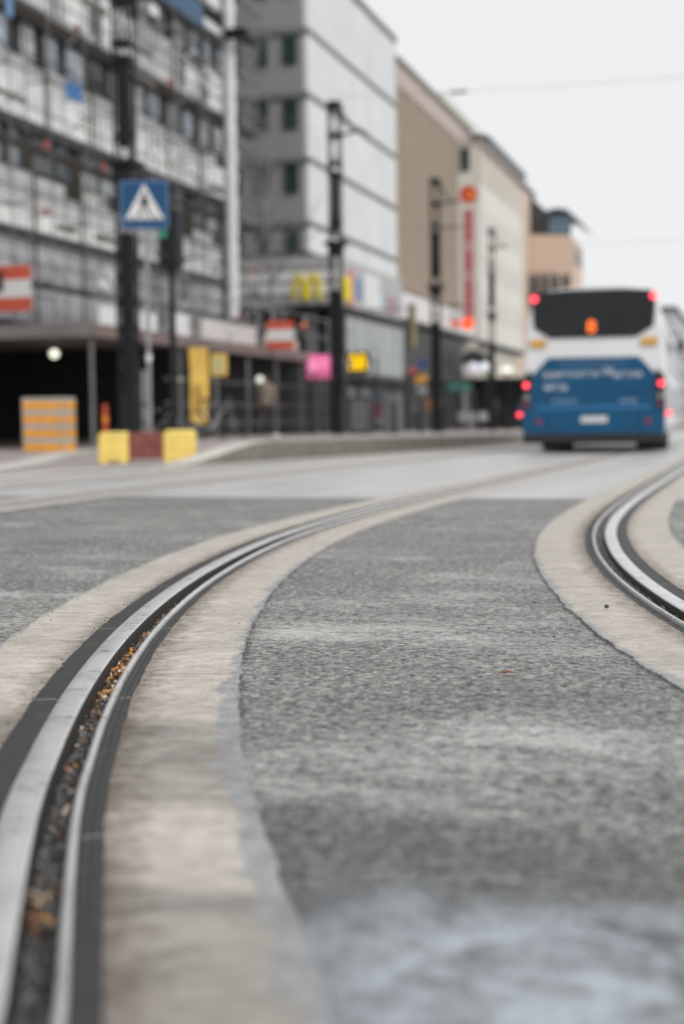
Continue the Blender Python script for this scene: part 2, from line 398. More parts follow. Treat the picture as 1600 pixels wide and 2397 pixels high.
WHITEP = M('white_panel', (.66, .67, .68), .35, 0, .08, .35)
BAND = M('grey_band', (.17, .175, .175), .6)
BEIGE = ribbed_mat('beige_ribs', (.17, .14, .11), (.13, .105, .085), .62, 1)
BTOP = M('pinkish_parapet', (.50, .42, .38), .7)
CREAM = M('cream_render', (.70, .685, .63), .7, 0, .06, .3)
CREAM2 = M('cream_cornice', (.56, .52, .45), .7, 0, .08, .4)
PEACH = M('peach_render', (.66, .51, .41), .7, 0, .06, .3)
SLATE = M('slate_roof', (.055, .06, .07), .5, 0, .2, 1)
RED = M('red_print', (.60, .10, .055), .5, 0, .1, 3)
YEL = M('yellow_plastic', (.88, .66, .17), .45, 0, .1, 6)
YELP = M('yellow_print', (.90, .58, .13), .5, 0, .12, 3)
PALEY = M('pale_yellow_print', (.62, .54, .26), .5, 0, .12, 3)
MAROON = M('dark_red_plastic', (.24, .07, .06), .5, 0, .35, 6)
ORANGE = M('orange_print', (.88, .36, .02), .5, 0, .15, 6)
BLUE = M('sign_blue', (.0, .058, .16), .35, 0, .05, 3)
BUSB = M('bus_blue_paint', (.006, .078, .175), .35, 0, .1, 1.5, spec=.3)
BUSW = M('bus_white_paint', (.74, .74, .745), .28, 0, .05, 1.5, spec=.6)
BUSG = M('bus_black_glass', (.010, .011, .013), .12, 0, .3, 2, spec=.35)
RUBB = M('tyre_rubber', (.012, .012, .012), .8, 0, .3, 8)
LRED = M('lit_red_lamp', (1, .06, .09), emit=2.6)
DRED = M('red_reflector', (.28, .02, .03), .3)
LORG = M('lit_orange_led', (1, .16, .02), emit=1.6)
AMB = M('amber_lamp', (.75, .38, .01), .3)
LWHITE = M('lit_lamp', (1, 1, .82), emit=1.5)
LWARM = M('lit_pale_lamp', (.80, .88, .72), emit=.85)
LGREEN = M('lit_green_lamp', (.03, .20, .13), emit=.6)
LPINK = M('lit_pink_sign', (.80, .16, .36), emit=.55)
LYEL = M('lit_yellow_sign', (1, .60, .0), emit=.75)
LORS = M('lit_orange_sign', (.9, .10, .025), emit=.75)
PINK = M('red_letters', (.50, .09, .11), .5)
ARCH = M('yellow_letter', (.90, .72, .04), .5)
SKIN = M('skin', (.50, .32, .24), .6); 
BARK = M('grey_bark', (.22, .21, .20), .8)

# ---------------------------------------------------------------- ground heights and the line of the track
def sst(a, b, x):
    t = max(0., min(1., (x - a) / (b - a))); return t * t * (3 - 2 * t)
def zg(Y): return -0.006 * max(0., min(Y, 100.) - 6)
base = [(-2.55, -2.68 + 1.0), (-0.648 - 0, 1.125), (-1.082, 2.083), (-1.437, 3.074), (-1.715, 4.089), (-1.922, 5.121), (-2.065, 6.164), (-2.155, 7.212), (-2.203, 8.264), (-2.228, 9.316), (-2.238, 10.37), (-2.245, 12), (-2.25, 16), (-2.25, 30), (-2.25, 60), (-2.25, 110), (-2.25, 400)]
base[0] = (.72, -1.62)
def lerp(tab, Y):
    for (a, b), (c, d) in zip(tab[:-1], tab[1:]):
        if Y <= c: return b + (d - b) * (Y - a) / (c - a)
    return tab[-1][1]
# resample with Catmull-Rom
trk = []
for i in range(1, len(base) - 2):
    p0, p1, p2, p3 = [Vector(base[k]) for k in (i - 1, i, i + 1, i + 2)]
    L = (p2 - p1).length; n = max(2, int(L / (.02 if p1.y < 5 else .06 if p1.y < 12 else 1.0)))
    for k in range(n):
        t = k / n
        trk.append(.5 * ((2 * p1) + (p2 - p0) * t + (2 * p0 - 5 * p1 + 4 * p2 - p3) * t * t + (3 * p1 - p0 - 3 * p2 + p3) * t ** 3))
pre = [Vector(base[0]).lerp(Vector(base[1]), k / 40) for k in range(40)]
for k, p in enumerate(pre): p.x += -.045 * math.sin(math.pi * k / 40)
trk = pre + trk + [Vector((-2.25, 400))]
ARC = [0.]
for a, b_ in zip(trk[:-1], trk[1:]): ARC.append(ARC[-1] + (b_ - a).length)
NRM = []
for i in range(len(trk)):
    d = (trk[min(i + 1, len(trk) - 1)] - trk[max(i - 1, 0)]).normalized(); NRM.append(Vector((d.y, -d.x)))
sm = NRM[:]
for _ in range(3):
    sm = [((sm[max(0, i - 1)] + sm[i] + sm[min(len(sm) - 1, i + 1)])).normalized() for i in range(len(sm))]
NRM = sm
def ribbon(profile, offc=0, side=1, jag=None, umode='o', imax=None, lim=None):
    """profile: list of (offset, z). offc: track offset of the rail; side mirrors the profile"""
    mb = MB(); prev = None
    for i, (p, n, s) in enumerate(zip(trk, NRM, ARC)):
        if lim and p.y > lim: break
        row = []
        for k, (o, z) in enumerate(profile):
            oo = o
            if jag and k in jag:
                oo += jag[k] * (noise.noise(Vector((s * 9, o * 7 + offc, 1.3))) + .7 * noise.noise(Vector((s * 37, o * 3 + offc, 4))) + .4 * noise.noise(Vector((s * 110, o + offc, 9))))
            q = p + n * (offc + side * oo)
            u = oo if umode == 'o' else k / (len(profile) - 1)
            row.append(((q.x, q.y, z + zg(q.y)), (u, s)))
        if prev:
            for a in range(len(row) - 1):
                f = [prev[a], prev[a + 1], row[a + 1], row[a]]
                if side < 0: f = f[::-1]
                mb.face([x[0] for x in f], [x[1] for x in f])
        prev = row
    return mb
# asphalt: three sheets that leave a slot for each rail
mb = MB()
def sheet(fx0, fx1, zoff=0, cols=1, idx=None):
    prev = None
    for i, p in enumerate(trk):
        a, b_ = fx0(i), fx1(i)
        row = [(a[0] + (b_[0] - a[0]) * k / cols, a[1] + (b_[1] - a[1]) * k / cols) for k in range(cols + 1)]
        row = [(x, y, zg(y) + zoff) for x, y in row]
        if prev:
            for k in range(cols): mb.face([prev[k], prev[k + 1], row[k + 1], row[k]])
        prev = row
def off(i, o): q = trk[i] + NRM[i] * o; return (q.x, q.y)
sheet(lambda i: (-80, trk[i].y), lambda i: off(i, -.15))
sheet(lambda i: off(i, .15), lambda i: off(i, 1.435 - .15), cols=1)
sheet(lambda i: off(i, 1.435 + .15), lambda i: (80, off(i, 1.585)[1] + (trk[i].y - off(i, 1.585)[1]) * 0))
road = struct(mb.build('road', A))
mb = MB(); mb.face([(-3000, -1500, -1.2), (3000, -1500, -1.2), (3000, 5000, -1.2), (-3000, 5000, -1.2)])
struct(mb.build('ground', DGREY))
# paler road surface beyond the seam (laid on the asphalt, with the rail beds left free)
mb = MB()
fi = [i for i, p in enumerate(trk) if p.y >= 9.6]
def sheet2(fx0, fx1, zoff):
    prev = None
    for j, i in enumerate(fi):
        row = [fx0(i), fx1(i)]
        y0 = 9.85 if j == 0 else None
        row = [(x, max(y, 9.85) if j == 0 else y, zg(y) + zoff) for x, y in row]
        if prev: mb.face([prev[0], prev[1], row[1], row[0]])
        prev = row
sheet2(lambda i: (-7.6, trk[i].y), lambda i: off(i, -.15), .003)
sheet2(lambda i: off(i, .15), lambda i: off(i, 1.285), .003)
sheet2(lambda i: off(i, 1.585), lambda i: (60, trk[i].y), .003)
struct(mb.build('pale_road', FAR))
# concrete strips on both sides of each rail
for oc, sd_ in ((0, 1), (1.435, -1)):
    for a, b_ in ((-.302, -.103), (.086, .29)):
        prof = [(a, .0), (a, .0055), ((a + b_) / 2, .0075), (b_, .006), (b_, -.03)] if a < 0 else [(a, -.03), (a, .006), ((a + b_) / 2, .0075), (b_, .0055), (b_, .0)]
        jag = {0: .008, 1: .008, 3: .003, 4: .003} if a < 0 else {0: .003, 1: .003, 3: .008, 4: .008}
        struct(ribbon(prof, oc, sd_, jag, lim=150).build('concrete_strip', CONC))
# the grooved rails
def rail(oc, sd_, label):
    p = off(60, oc)
    t = empty('tram_rail', (p[0], p[1], 0), label, 'rail', 'rails of the near tram track')
    ribbon([(-.056, -.02), (-.0545, .004), (-.052, .0085), (-.049, .0105), (-.028, .0115), (-.008, .011), (-.004, .0098), (-.0022, .0075)], oc, sd_, umode='k').build('rail_head', RAILT, t, smooth='auto', merge=True)
    ribbon([(-.0022, .0075), (-.0008, .0), (.0, -.012), (.004, -.03), (.012, -.045), (.03, -.045), (.039, -.03), (.041, -.008)], oc, sd_, umode='k').build('groove', RAILD, t)
    ribbon([(.041, -.008), (.0415, .005), (.0435, .0095), (.047, .010), (.0505, .0095), (.053, .004), (.055, -.01)], oc, sd_, {3: .0006, 4: .0012}, umode='k').build('guard_lip', RAILT, t, smooth=True)
    g = MB(); prev = None
    for i, (pp, n, s) in enumerate(zip(trk, NRM, ARC)):
        if pp.y > 40: break
        row = []
        for k in range(7):
            o = .003 + .036 * k / 6
            q = pp + n * (oc + sd_ * o)
            z = (-.025 if sd_ > 0 else -.012) + .007 * noise.noise(Vector((s * 14, o * 60, oc))) + .009 * noise.noise(Vector((s * 60, o * 160, oc + 3))) - .006 * (1 - abs(k - 3) / 3)
            row.append((q.x, q.y, z + zg(q.y)))
        if prev:
            for a in range(6):
                f = [prev[a], prev[a + 1], row[a + 1], row[a]]
                g.face(f if sd_ > 0 else f[::-1])
        prev = row
    g.build('packed_dirt', GRIT, t, merge=True)
    ribbon([(-.112, -.02), (-.106, .003), (-.08, .004), (-.062, .004), (-.0575, .001), (-.056, -.02)], oc, sd_, {0: .003, 1: .004}, lim=150).build('rubber_band', RUB, t)
    ribbon([(.055, -.02), (.0565, .001), (.063, .004), (.068, .0015), (.074, .0045), (.085, .003), (.092, -.02)], oc, sd_, {4: .002, 5: .005, 6: .003}, lim=150).build('rubber_band', RUB, t)
    return t
rail(0, 1, 'left worn steel grooved tram rail holding orange leaves, curving out of the lower left corner')
rail(1.435, -1, 'right pale steel grooved tram rail bending in and out at the right edge')

# the other track further left: two rails let into concrete strips
X2 = [(-10, -4.4), (7, -4.72), (8, -4.76), (10, -4.9), (12, -5.0), (16, -5.08), (110, -5.1), (400, -5.1)]
def strip2(prof, dx, name, mat, parent=None, jag=0):
    mb = MB(); prev = None
    ys = [-2 + .25 * k for k in range(100)] + [24 + 2 * k for k in range(60)]
    for y in ys:
        x0 = lerp(X2, y) + dx
        row = [((x0 + o + (jag * noise.noise(Vector((y * 5, o, dx))) if k in (0, len(prof) - 1) else 0), y, zg(y) + z), (o, y)) for k, (o, z) in enumerate(prof)]
        if prev:
            for a in range(len(row) - 1): mb.face([prev[a][0], prev[a + 1][0], row[a + 1][0], row[a][0]], [prev[a][1], prev[a + 1][1], row[a + 1][1], row[a][1]])
        prev = row
    return mb.build(name, mat, parent)
for dx, lb in ((0, 'right grooved rail of the far tram track, thin line at left'), (-1.435, 'left grooved rail of the far tram track, nearest the platform kerb')):
    struct(strip2([(-.33, .004), (-.33, .007), (.33, .007), (.33, .004)], dx, 'concrete_strip', CONC, None, .02))
    t = empty('tram_rail', (-4.7 + dx, 9, 0), lb, 'rail', 'rails of the far tram track')
    strip2([(-.06, .0075), (-.055, .0105), (-.005, .0105), (0, .0078)], dx, 'rail_head', RAILT, t)
    strip2([(0.001, .0085), (.04, .0085)], dx, 'groove', RAILD, t)
    strip2([(.041, .0075), (.045, .0105), (.055, .0105), (.058, .0075)], dx, 'guard_lip', RAILT, t)

# fallen leaves and grit in the groove of the near left rail
def on_track(s, o, z):
    for i in range(len(ARC) - 1):
        if ARC[i + 1] >= s:
            t = (s - ARC[i]) / max(1e-6, ARC[i + 1] - ARC[i]); p = trk[i].lerp(trk[i + 1], t) + NRM[i] * o
            return Vector((p.x, p.y, z + zg(p.y)))
def s_at(Y):
    for i, p in enumerate(trk):
        if p.y >= Y: return ARC[i]
LEAF = []
for nm, c in (('ochre_leaf', (.55, .25, .04)), ('tan_leaf', (.62, .42, .24)), ('brown_leaf', (.22, .09, .03)), ('pale_leaf', (.72, .60, .48))):
    LEAF.append(M(nm, c, .5, 0, .35, 90))
g = MB()
for k in range(300):
    r_ = random.random()
    Y = random.gauss(2.85, .24) if r_ < .8 else (random.gauss(1.40, .03) if r_ < .83 else random.uniform(1.6, 4.8))
    s = s_at(max(1.15, min(Y, 5.5))); c = on_track(s, random.uniform(.006, .037), random.uniform(-.021, -.007))
    a = random.uniform(0, 6.28); L = random.uniform(.004, .0115)
    u = Vector((math.cos(a), math.sin(a), random.uniform(-.9, .9))).normalized(); v = u.cross(Vector((random.uniform(-.8, .8), random.uniform(-.8, .8), 1))).normalized()
    up = u.cross(v); g.cur = random.choice([0, 0, 1, 2, 2, 2, 3]); n_ = random.randint(6, 9); asp = random.uniform(.3, .8)
    rim = [c + u * math.cos(6.283 * i_ / n_) * L * random.uniform(.45, 1.1) + v * math.sin(6.283 * i_ / n_) * L * asp * random.uniform(.45, 1.1) + up * random.uniform(-.0035, .0045) for i_ in range(n_)]
    for i_ in range(n_): g.face([c, rim[i_], rim[(i_ + 1) % n_]])
tag(g.build('leaf_litter', LEAF), 'small orange and brown leaf scraps lying in the groove of the left rail', 'leaves', kind='stuff')
def pebble(mb, c, r):
    sx_, sy_, sz_ = [random.uniform(.6, 1.3) for _ in range(3)]
    P = lambda i, j: (c[0] + r * sx_ * math.sin(math.pi * j / 4) * math.cos(2 * math.pi * i / 6 + j), c[1] + r * sy_ * math.sin(math.pi * j / 4) * math.sin(2 * math.pi * i / 6 + j), c[2] + r * sz_ * .8 * math.cos(math.pi * j / 4))
    for j in range(4):
        for i in range(6):
            if j == 0: mb.face([P(i, 0), P(i, 1), P(i + 1, 1)])
            elif j == 3: mb.face([P(i, 3), P(i, 4), P(i + 1, 3)])
            else: mb.face([P(i, j), P(i, j + 1), P(i + 1, j + 1), P(i + 1, j)])
g = MB(); gm = [M('dark_grit', (.05, .048, .045), .6), M('grey_grit', (.2, .195, .19), .6), M('pale_grit', (.42, .40, .38), .6)]
for k in range(2400):
    oc, sd_ = ((0, 1), (1.435, -1))[k % 3 == 0]
    Y = random.uniform(1.2, 7); c = on_track(s_at(Y), oc + sd_ * random.uniform(.004, .039), random.uniform(-.025, -.013)); g.cur = random.choice([0, 0, 0, 1, 1, 1, 2]); pebble(g, c, random.uniform(.0011, .0033))
for k in range(420):
    Y = random.triangular(1.3, 8, 3.2); s = s_at(Y)
    o = random.choice([random.gauss(-.106, .008), random.gauss(.09, .008), random.gauss(.30, .03), random.gauss(-.3, .03), 1.435 - random.gauss(.09, .008), 1.435 - random.gauss(.31, .03), random.uniform(-1, 1.8)])
    c = on_track(s, o, .008); g.cur = random.choice([0, 0, 0, 1]); pebble(g, c, random.uniform(.0008, .0022))
for k in range(2600):
    Y = random.triangular(1.5, 7.5, 3.4); s = s_at(Y)
    if noise.noise(Vector((s * 3, 7, 1))) + random.uniform(-.5, .5) < 0: continue
    oc, sd_ = random.choice(((0, 1), (0, 1), (1.435, -1)))
    c = on_track(s, oc + sd_ * (.291 + .006 * noise.noise(Vector((s * 8, oc, 2))) + random.gauss(0, .004)), .0045); g.cur = random.choice([0, 0, 0, 1])
    r_ = random.uniform(.0012, .004); n_ = random.randint(4, 6); a0 = random.uniform(0, 6.28)
    g.face([c + Vector((math.cos(a0 + 6.28 * i_ / n_) * r_ * random.uniform(.6, 1.7), math.sin(a0 + 6.28 * i_ / n_) * r_ * random.uniform(.6, 1.7), random.uniform(0, .002))) for i_ in range(n_)])
tag(g.build('grit', gm), 'fine grit and crumbs scattered beside and inside the rails', 'grit', kind='stuff')
for (x, y, r_, lb) in ((-.39, 3.92, .011, 'small dark pebble alone on the right concrete strip'), (-.6, 4.0, .004, 'tiny dark crumb on the seam of asphalt and right strip'), (-.46, 3.38, .0045, 'tiny dark pebble on the right strip, nearer than the larger one')):
    mb = MB(); pebble(mb, (x, y, .009 + r_ * .6), r_); tag(mb.build('pebble', gm[0]), lb, 'pebble')
mb = MB(); c = Vector((-.49, 2.9, .006)); 
mb.face([c + Vector((-.022, 0, 0)), c + Vector((-.005, .006, .006)), c + Vector((.02, .003, .001)), c + Vector((.004, -.007, .004))]); mb.face([c + Vector((-.022, 0, 0)), c + Vector((.004, -.007, .004)), c + Vector((-.002, -.004, .0))])
tag(mb.build('dead_leaf', LEAF[2]), 'curled brown leaf lying alone on the grey asphalt', 'leaf')

# ---------------------------------------------------------------- pavement and platform
KX = [(-20, -7.2), (8, -7.2), (12.85, -7.33), (14.8, -7.7), (16.7, -7.75), (17.9, -7.4), (20, -7.32), (22.3, -7.2), (26.5, -6.95), (33.7, -6.65), (40, -6.45), (60, -6.3), (100, -6.2), (400, -6.2)]
def hs(X, Y):
    r_ = sst(17.6, 21.0, Y - 2.0 * sst(7.55, 8.2, -X)); wv = 1 - .75 * sst(9.5, 11.5, -X) * (1 - sst(30, 38, Y))
    return zg(Y) + .015 + .285 * r_ * wv
ys = [-10, 0, 6, 9, 11, 12, 13, 14, 15, 15.5] + [16 + .25 * k for k in range(36)] + [25 + k for k in range(19)] + [46 + 4 * k for k in range(16)] + [130, 200, 400]
xs = [-60, -40, -30, -24, -20, -17, -15, -13.5, -12.5, -11.5, -11, -10.5, -10, -9.5, -9, -8.6, -8.2]
mb = MB(); kt = MB(); kf = MB(); prev = None; KW = .38
for y in ys:
    k = lerp(KX, y); row = [(x, y, hs(x, y)) for x in xs] + [(k - KW, y, hs(k - KW, y))]
    kr = [(k - KW, y, hs(k, y) + .004), (k, y, hs(k, y) + .004), (k + .01, y, hs(k, y) - .006), (k + .015, y, zg(y) - .02)]
    if prev:
        pr, pk = prev
        for a in range(len(row) - 1): mb.face([pr[a], pr[a + 1], row[a + 1], row[a]])
        kt.face([pk[0], pk[1], kr[1], kr[0]]); kf.face([pk[1], pk[2], kr[2], kr[1]]); kf.face([pk[2], pk[3], kr[3], kr[2]])
    prev = (row, kr)
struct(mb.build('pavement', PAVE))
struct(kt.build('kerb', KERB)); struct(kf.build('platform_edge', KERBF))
mb = MB(); prev = None   # pale edging stones that cross the pavement
for (x, y) in ((-8.3, 13.3), (-9.3, 16.0), (-10.6, 19.5), (-12.2, 24), (-13.2, 27.0), (-15, 32)):
    z = hs(x, y) + .006
    if prev:
        px_, py_, pz_ = prev
        n_ = 8
        for k in range(n_):
            a, b_ = k / n_, (k + 1) / n_
            q0 = (px_ + (x - px_) * a, py_ + (y - py_) * a); q1 = (px_ + (x - px_) * b_, py_ + (y - py_) * b_)
            mb.face([(q0[0] - .3, q0[1], hs(*q0) + .008), (q0[0] + .3, q0[1], hs(q0[0] + .3, q0[1]) + .008), (q1[0] + .3, q1[1], hs(q1[0] + .3, q1[1]) + .008), (q1[0] - .3, q1[1], hs(*q1) + .008)])
    prev = (x, y, z)
struct(mb.build('edging', KERB))

# ---------------------------------------------------------------- yellow and dark red barrier block with the crossing sign
bc = (-8.57, 19.3); ax = (.955, .297); bz = hs(-8.57, 19.3)
def bp(a, b_, z): return (bc[0] + a * ax[0] - b_ * ax[1], bc[1] + a * ax[1] + b_ * ax[0], z)
t = empty('barrier_block', (bc[0], bc[1], bz), 'low plastic barrier block in yellow, dark red and yellow sections on the pavement corner', 'barrier')
zb = bz - .02
def bblock(x0, x1, h_, t_):
    o = [(x0, .05), (x0 + .03, 0), (x0 + .12, 0), (x0 + .14, .05), (x1 - .14, .05), (x1 - .12, 0), (x1 - .03, 0), (x1, .05), (x1, h_ - .05), (x1 - .04, h_), (x0 + .04, h_), (x0, h_ - .05)]
    return MB().prism(o, lambda a, z: bp(a, -t_, zb + z), lambda a, z: bp(a, t_, zb + z))
bblock(-.70, -.265, .48, .2).build('yellow_section', YEL, t, bevel=.025)
bblock(.245, .70, .50, .2).build('yellow_section', YEL, t, bevel=.025)
mb = MB().prism([(-.262, .08), (.242, .08), (.242, .47), (-.262, .47)], lambda a, z: bp(a, -.17, zb + z), lambda a, z: bp(a, .17, zb + z))
for k in (-.15, 0, .14): mb.prism([(k - .03, .12), (k + .03, .12), (k + .03, .43), (k - .03, .43)], lambda a, z: bp(a, -.19, zb + z), lambda a, z: bp(a, -.171, zb + z))
mb.build('red_section', MAROON, t, bevel=.015)
t = empty('crossing_sign', (bc[0] + .03, bc[1], zb + .3), 'blue square pedestrian crossing sign on a tall grey pole standing in the barrier block', 'road sign')
px, py = bc[0] + .035, bc[1] + .01
MB().tube([(px, py, zb + .3), (px, py, 4.02)], .032, 12).build('pole', GALV, t, smooth='auto')
MB().tube([(px, py, 1.42), (px, py, 1.52)], .042, 12).build('clamp', WHITE, t, smooth='auto')
sc_ = Vector((px, py - .045, 3.68)); S = .345
def sp_(a, z, d): return (sc_.x + a * ax[0] + d * ax[1] * 1, sc_.y + a * ax[1] - d * ax[0], sc_.z + z)
def rsq(s, r_=.04, n=4):
    o = []
    for cx, cz, a0 in ((s - r_, s - r_, 0), (-s + r_, s - r_, 90), (-s + r_, -s + r_, 180), (s - r_, -s + r_, 270)):
        for k in range(n + 1): a = R(a0 + 90 * k / n); o.append((cx + r_ * math.cos(a), cz + r_ * math.sin(a)))
    return o
pl = MB().prism(rsq(S), lambda a, z: sp_(a, z, -.004), lambda a, z: sp_(a, z, .004)).build('sign_plate', M('sign_edge', (.12, .22, .42), .4), t)
MB().prism(rsq(S - .022, .03), lambda a, z: sp_(a, z, .0045), lambda a, z: sp_(a, z, .0075)).build('blue_field', BLUE, pl)
MB().prism([(-.285, -.215), (.285, -.215), (0, .30)], lambda a, z: sp_(a, z, .008), lambda a, z: sp_(a, z, .0105)).build('white_triangle', WHITE, pl)
fg = MB()
def fp(o): fg.prism(o, lambda a, z: sp_(a, z, .011), lambda a, z: sp_(a, z, .0135))
fp([(.03 * math.cos(R(k * 45)), .155 + .033 * math.sin(R(k * 45))) for k in range(8)])
fp([(-.035, .115), (.03, .115), (.045, -.01), (-.035, -.01)])
fp([(-.03, .10), (-.085, .01), (-.07, 0), (-.01, .07)]); fp([(.025, .10), (.08, .03), (.07, .015), (.01, .07)])
fp([(-.035, -.012), (.0, -.012), (-.065, -.165), (-.10, -.165)]); fp([(.005, -.012), (.042, -.012), (.095, -.165), (.06, -.165)])
for x0 in (-.24, -.165, .0 - .025, .125, .195): fp([(x0, -.205), (x0 + .035, -.205), (x0 * .75 + .03, -.17), (x0 * .75, -.17)])
fg.build('walking_figure', BLACK, pl)
MB().box(px - .09, px + .09, py - .035, py - .03, 3.5, 3.54).build('bracket', GALV, t)

# traffic light behind the sign
t = empty('traffic_light', (-9.75, 23.1, hs(-9.75, 23.1)), 'black traffic light with a small green light, right of the blue sign', 'traffic light')
z0 = hs(-9.75, 23.1)
MB().tube([(-9.75, 23.1, z0), (-9.75, 23.1, 3.25)], [.07, .055], 10).build('pole', BLACK, t, smooth='auto')
MB().box(-9.93, -9.58, 22.95, 23.28, 3.2, 4.22).build('housing', BLACK, t, bevel=.05)
for k, (z, m_) in enumerate(((4.02, DGREY), (3.77, LGREEN), (3.45, DGREY))):
    l_ = MB().prism([(.075 * math.cos(R(a)), .075 * math.sin(R(a))) for a in range(0, 360, 30)], lambda a, b_, z=z: (-9.83 + a, 22.945, z + b_), lambda a, b_, z=z: (-9.83 + a, 22.925, z + b_)).build('lens', m_, t)
    MB().box(-9.92, -9.74, 22.83, 22.95, z + .085, z + .095).build('visor', BLACK, l_)

# ---------------------------------------------------------------- lattice catenary poles
def lattice_pole(x, y):
    z0 = hs(x, y)
    t = empty('catenary_pole', (x, y, z0)); H = z0
    w_ = .19
    legs = MB()
    def wid(z): return .15
    for sx in (-1, 1):
        for sy in (-1, 1):
            p = [(x + sx * wid(z), y + sy * wid(z), z0 + z) for z in (0, 3, 5.5, 9.7)]
            for a, b_ in zip(p[:-1], p[1:]): legs.tube([a, b_], .032, 4)
    legs.build('corner_posts', BLACK, t)
    lat = MB(); z = 1.3
    while z < 9.4:
        if 6.6 < z < 7.6: z += .5; continue
        for sx in (-1, 1):
            a = wid(z); lat.tube([(x - sx * a, y - a, z0 + z), (x + sx * a, y - a, z0 + z + .5)], .014, 4); lat.tube([(x + sx * a, y + sx * a, z0 + z), (x + sx * a, y - sx * a, z0 + z + .5)], .014, 4)
        z += .5 if z < 5.3 else .75
    lat.build('lacing', BLACK, t)['kind'] = 'stuff'
    MB().box(x - .16, x + .16, y - .16, y + .16, z0 - .05, z0 + 1.15).box(x - .125, x + .125, y - .125, y + .125, z0 + 1.14, z0 + 4.3).build('base_casing', BLACK, t, bevel=.02)
    MB().box(x - .115, x + .115, y - .115, y + .115, z0 + 6.0, z0 + 7.6).build('cable_casing', BLACK, t, bevel=.02)
    fl = MB().box(x - .30, x + .30, y - .30, y + .30, z0 + 5.6, z0 + 5.72).box(x - .2, x + .2, y - .2, y + .2, z0 + 5.3, z0 + 5.599)
    fl.build('collar', BLACK, t, bevel=.02)
    for zz, hh in ((7.62, .12), (7.95, .09), (8.75, .13), (9.6, .2)): MB().box(x - .19, x + .19, y - .19, y + .19, z0 + zz, z0 + zz + hh).build('ring_plate', BLACK, t, bevel=.015)
    arm = MB().tube([(x, y - .05, z0 + 8.8), (x + .45, y - .05, z0 + 8.84), (x + .75, y - .05, z0 + 8.95), (x + 1.05, y - .05, z0 + 8.78)], [.05, .045, .05, .02], 8)
    arm.tube([(x + .2, y - .05, z0 + 9.6), (x + .5, y - .05, z0 + 9.0)], .035, 6)
    arm.build('bracket_arm', BLACK, t, smooth=True)
    return t
P0 = lattice_pole(-12, 26.2)
labs = ['black lattice pole nearest the camera, directly behind the blue crossing sign', 'second black lattice pole, in front of the grey corner building', 'third black lattice pole, against the beige ribbed building', 'farthest black lattice pole, thin against the cream building']
poles = [P0]
for (x, y) in ((-12, 40.9), (-12, 54.6), (-12, 66.8)):
    c = copy_tree(P0); c.location = (x, y, hs(x, y)); poles.append(c)
for o, lb in zip(poles, labs): tag(o, lb, 'pole', 'lattice poles along the platform')
poles[3].scale = (.75, .75, .97)
# overhead wires
def wire(name, a, b_, sag, r_, label):
    a, b_ = Vector(a), Vector(b_); pts = []
    for k in range(25):
        t_ = k / 24; p = a.lerp(b_, t_); p.z -= sag * 4 * t_ * (1 - t_); pts.append(p)
    return tag(MB().tube(pts, r_, 5).build(name, MGREY), label, 'wire')
wire('overhead_wire', (-12, 40.9, 10.05), (8, 40, 9.95), .25, .006, 'thin overhead cable crossing the white sky above the bus')
wire('overhead_wire', (-12, 66.8, 8.7), (9, 61, 8.2), .3, .006, 'faint lower overhead cable crossing the sky just above the far roofs')
tag(MB().tube([(-8.5, 40.74, 9.87), (-8.0, 40.72, 9.86)], [.045, .045], 8).build('insulator', MGREY), 'small grey insulator hanging on the upper sky cable', 'insulator')

# ---------------------------------------------------------------- the scaffolded building on the left
t = empty('scaffolded_building', (-22, 45, 0), 'long grey building with white board bands and dark window rows behind scaffolding at left', 'building')
FX = -22.; YB0, YB1 = 22., 58.9
MB().box(-40, FX - .25, YB0, YB1, -.4, 25.6).build('wall', DGREY, t)
bay = 3.3; rg = random.Random(3); nwin = 0
PANES = [GLASSB, M('curtained_pane', (.30, .32, .33), .4, 0, .35, 2.2), GLASS, M('pale_curtain_pane', (.52, .54, .56), .4, 0, .3, 2)]
for j in range(-1, 6):
    z = 6.62 + 3.4 * j; sh = (0, 0, .9, 1.6, .4, 1.1, .2)[j + 1]
    MB().box(FX - .26, FX + .07, YB0, YB1, z - .34, z).build('floor_band', BEAM, t)  # slab edge, made deeper so its dark colour adds shading between the rows
    y = 57.7 + sh
    while y > 31:
        a, b_ = y - bay, min(y, 58.8)
        MB().box(FX - .26, FX - .03, a - .09, a + .09, z, z + 3.14).build('pilaster', RUST, t)
        top = z + 1.85 + rg.uniform(-.12, .08)
        if j >= 0:
            cut = rg.uniform(.35, .65)
            m_ = a + .14 + (b_ - a - .28) * cut
            MB().box(FX - .26, FX, a + .14, m_ - .01, z, top).build('white_board', OFFW, t)
            MB().box(FX - .26, FX - .01, m_ + .01, b_ - .14, z, top - rg.choice((0, 0, .1, .45))).build('white_board', OFFW, t)
        else:
            MB().box(FX - .26, FX, a + .14, b_ - .14, z + .5, z + 3.1).build('grey_board', M('grey_lilac_board', (.46, .455, .48), .7, 0, .25, 1.4) if 'grey_lilac_board' not in bpy.data.materials else bpy.data.materials['grey_lilac_board'], t)
        if j >= 0 and b_ > 35:
            for s_ in (0, 1):
                c0 = a + .18 + s_ * 1.5; c1 = min(c0 + 1.36, 58.7); nwin += 1
                if nwin > 98: break
                f = MB().box(FX - .3, FX - .16, c0, c1, z + 1.9, z + 3.12).build('window', DGREY, t)
                pm2 = PANES[0] if (j >= 1 and rg.random() < .5) else PANES[3] if (j >= 1 and rg.random() < .5) else rg.choice((PANES[1], PANES[1], PANES[2]))
                w0 = rg.choice((.08, .08, .3)); w1 = rg.choice((.08, .2, .5))
                MB().box(FX - .16, FX - .14, c0 + w0, c1 - w1, z + 1.94, z + 3.06).build('pane', pm2, f)
        y -= bay
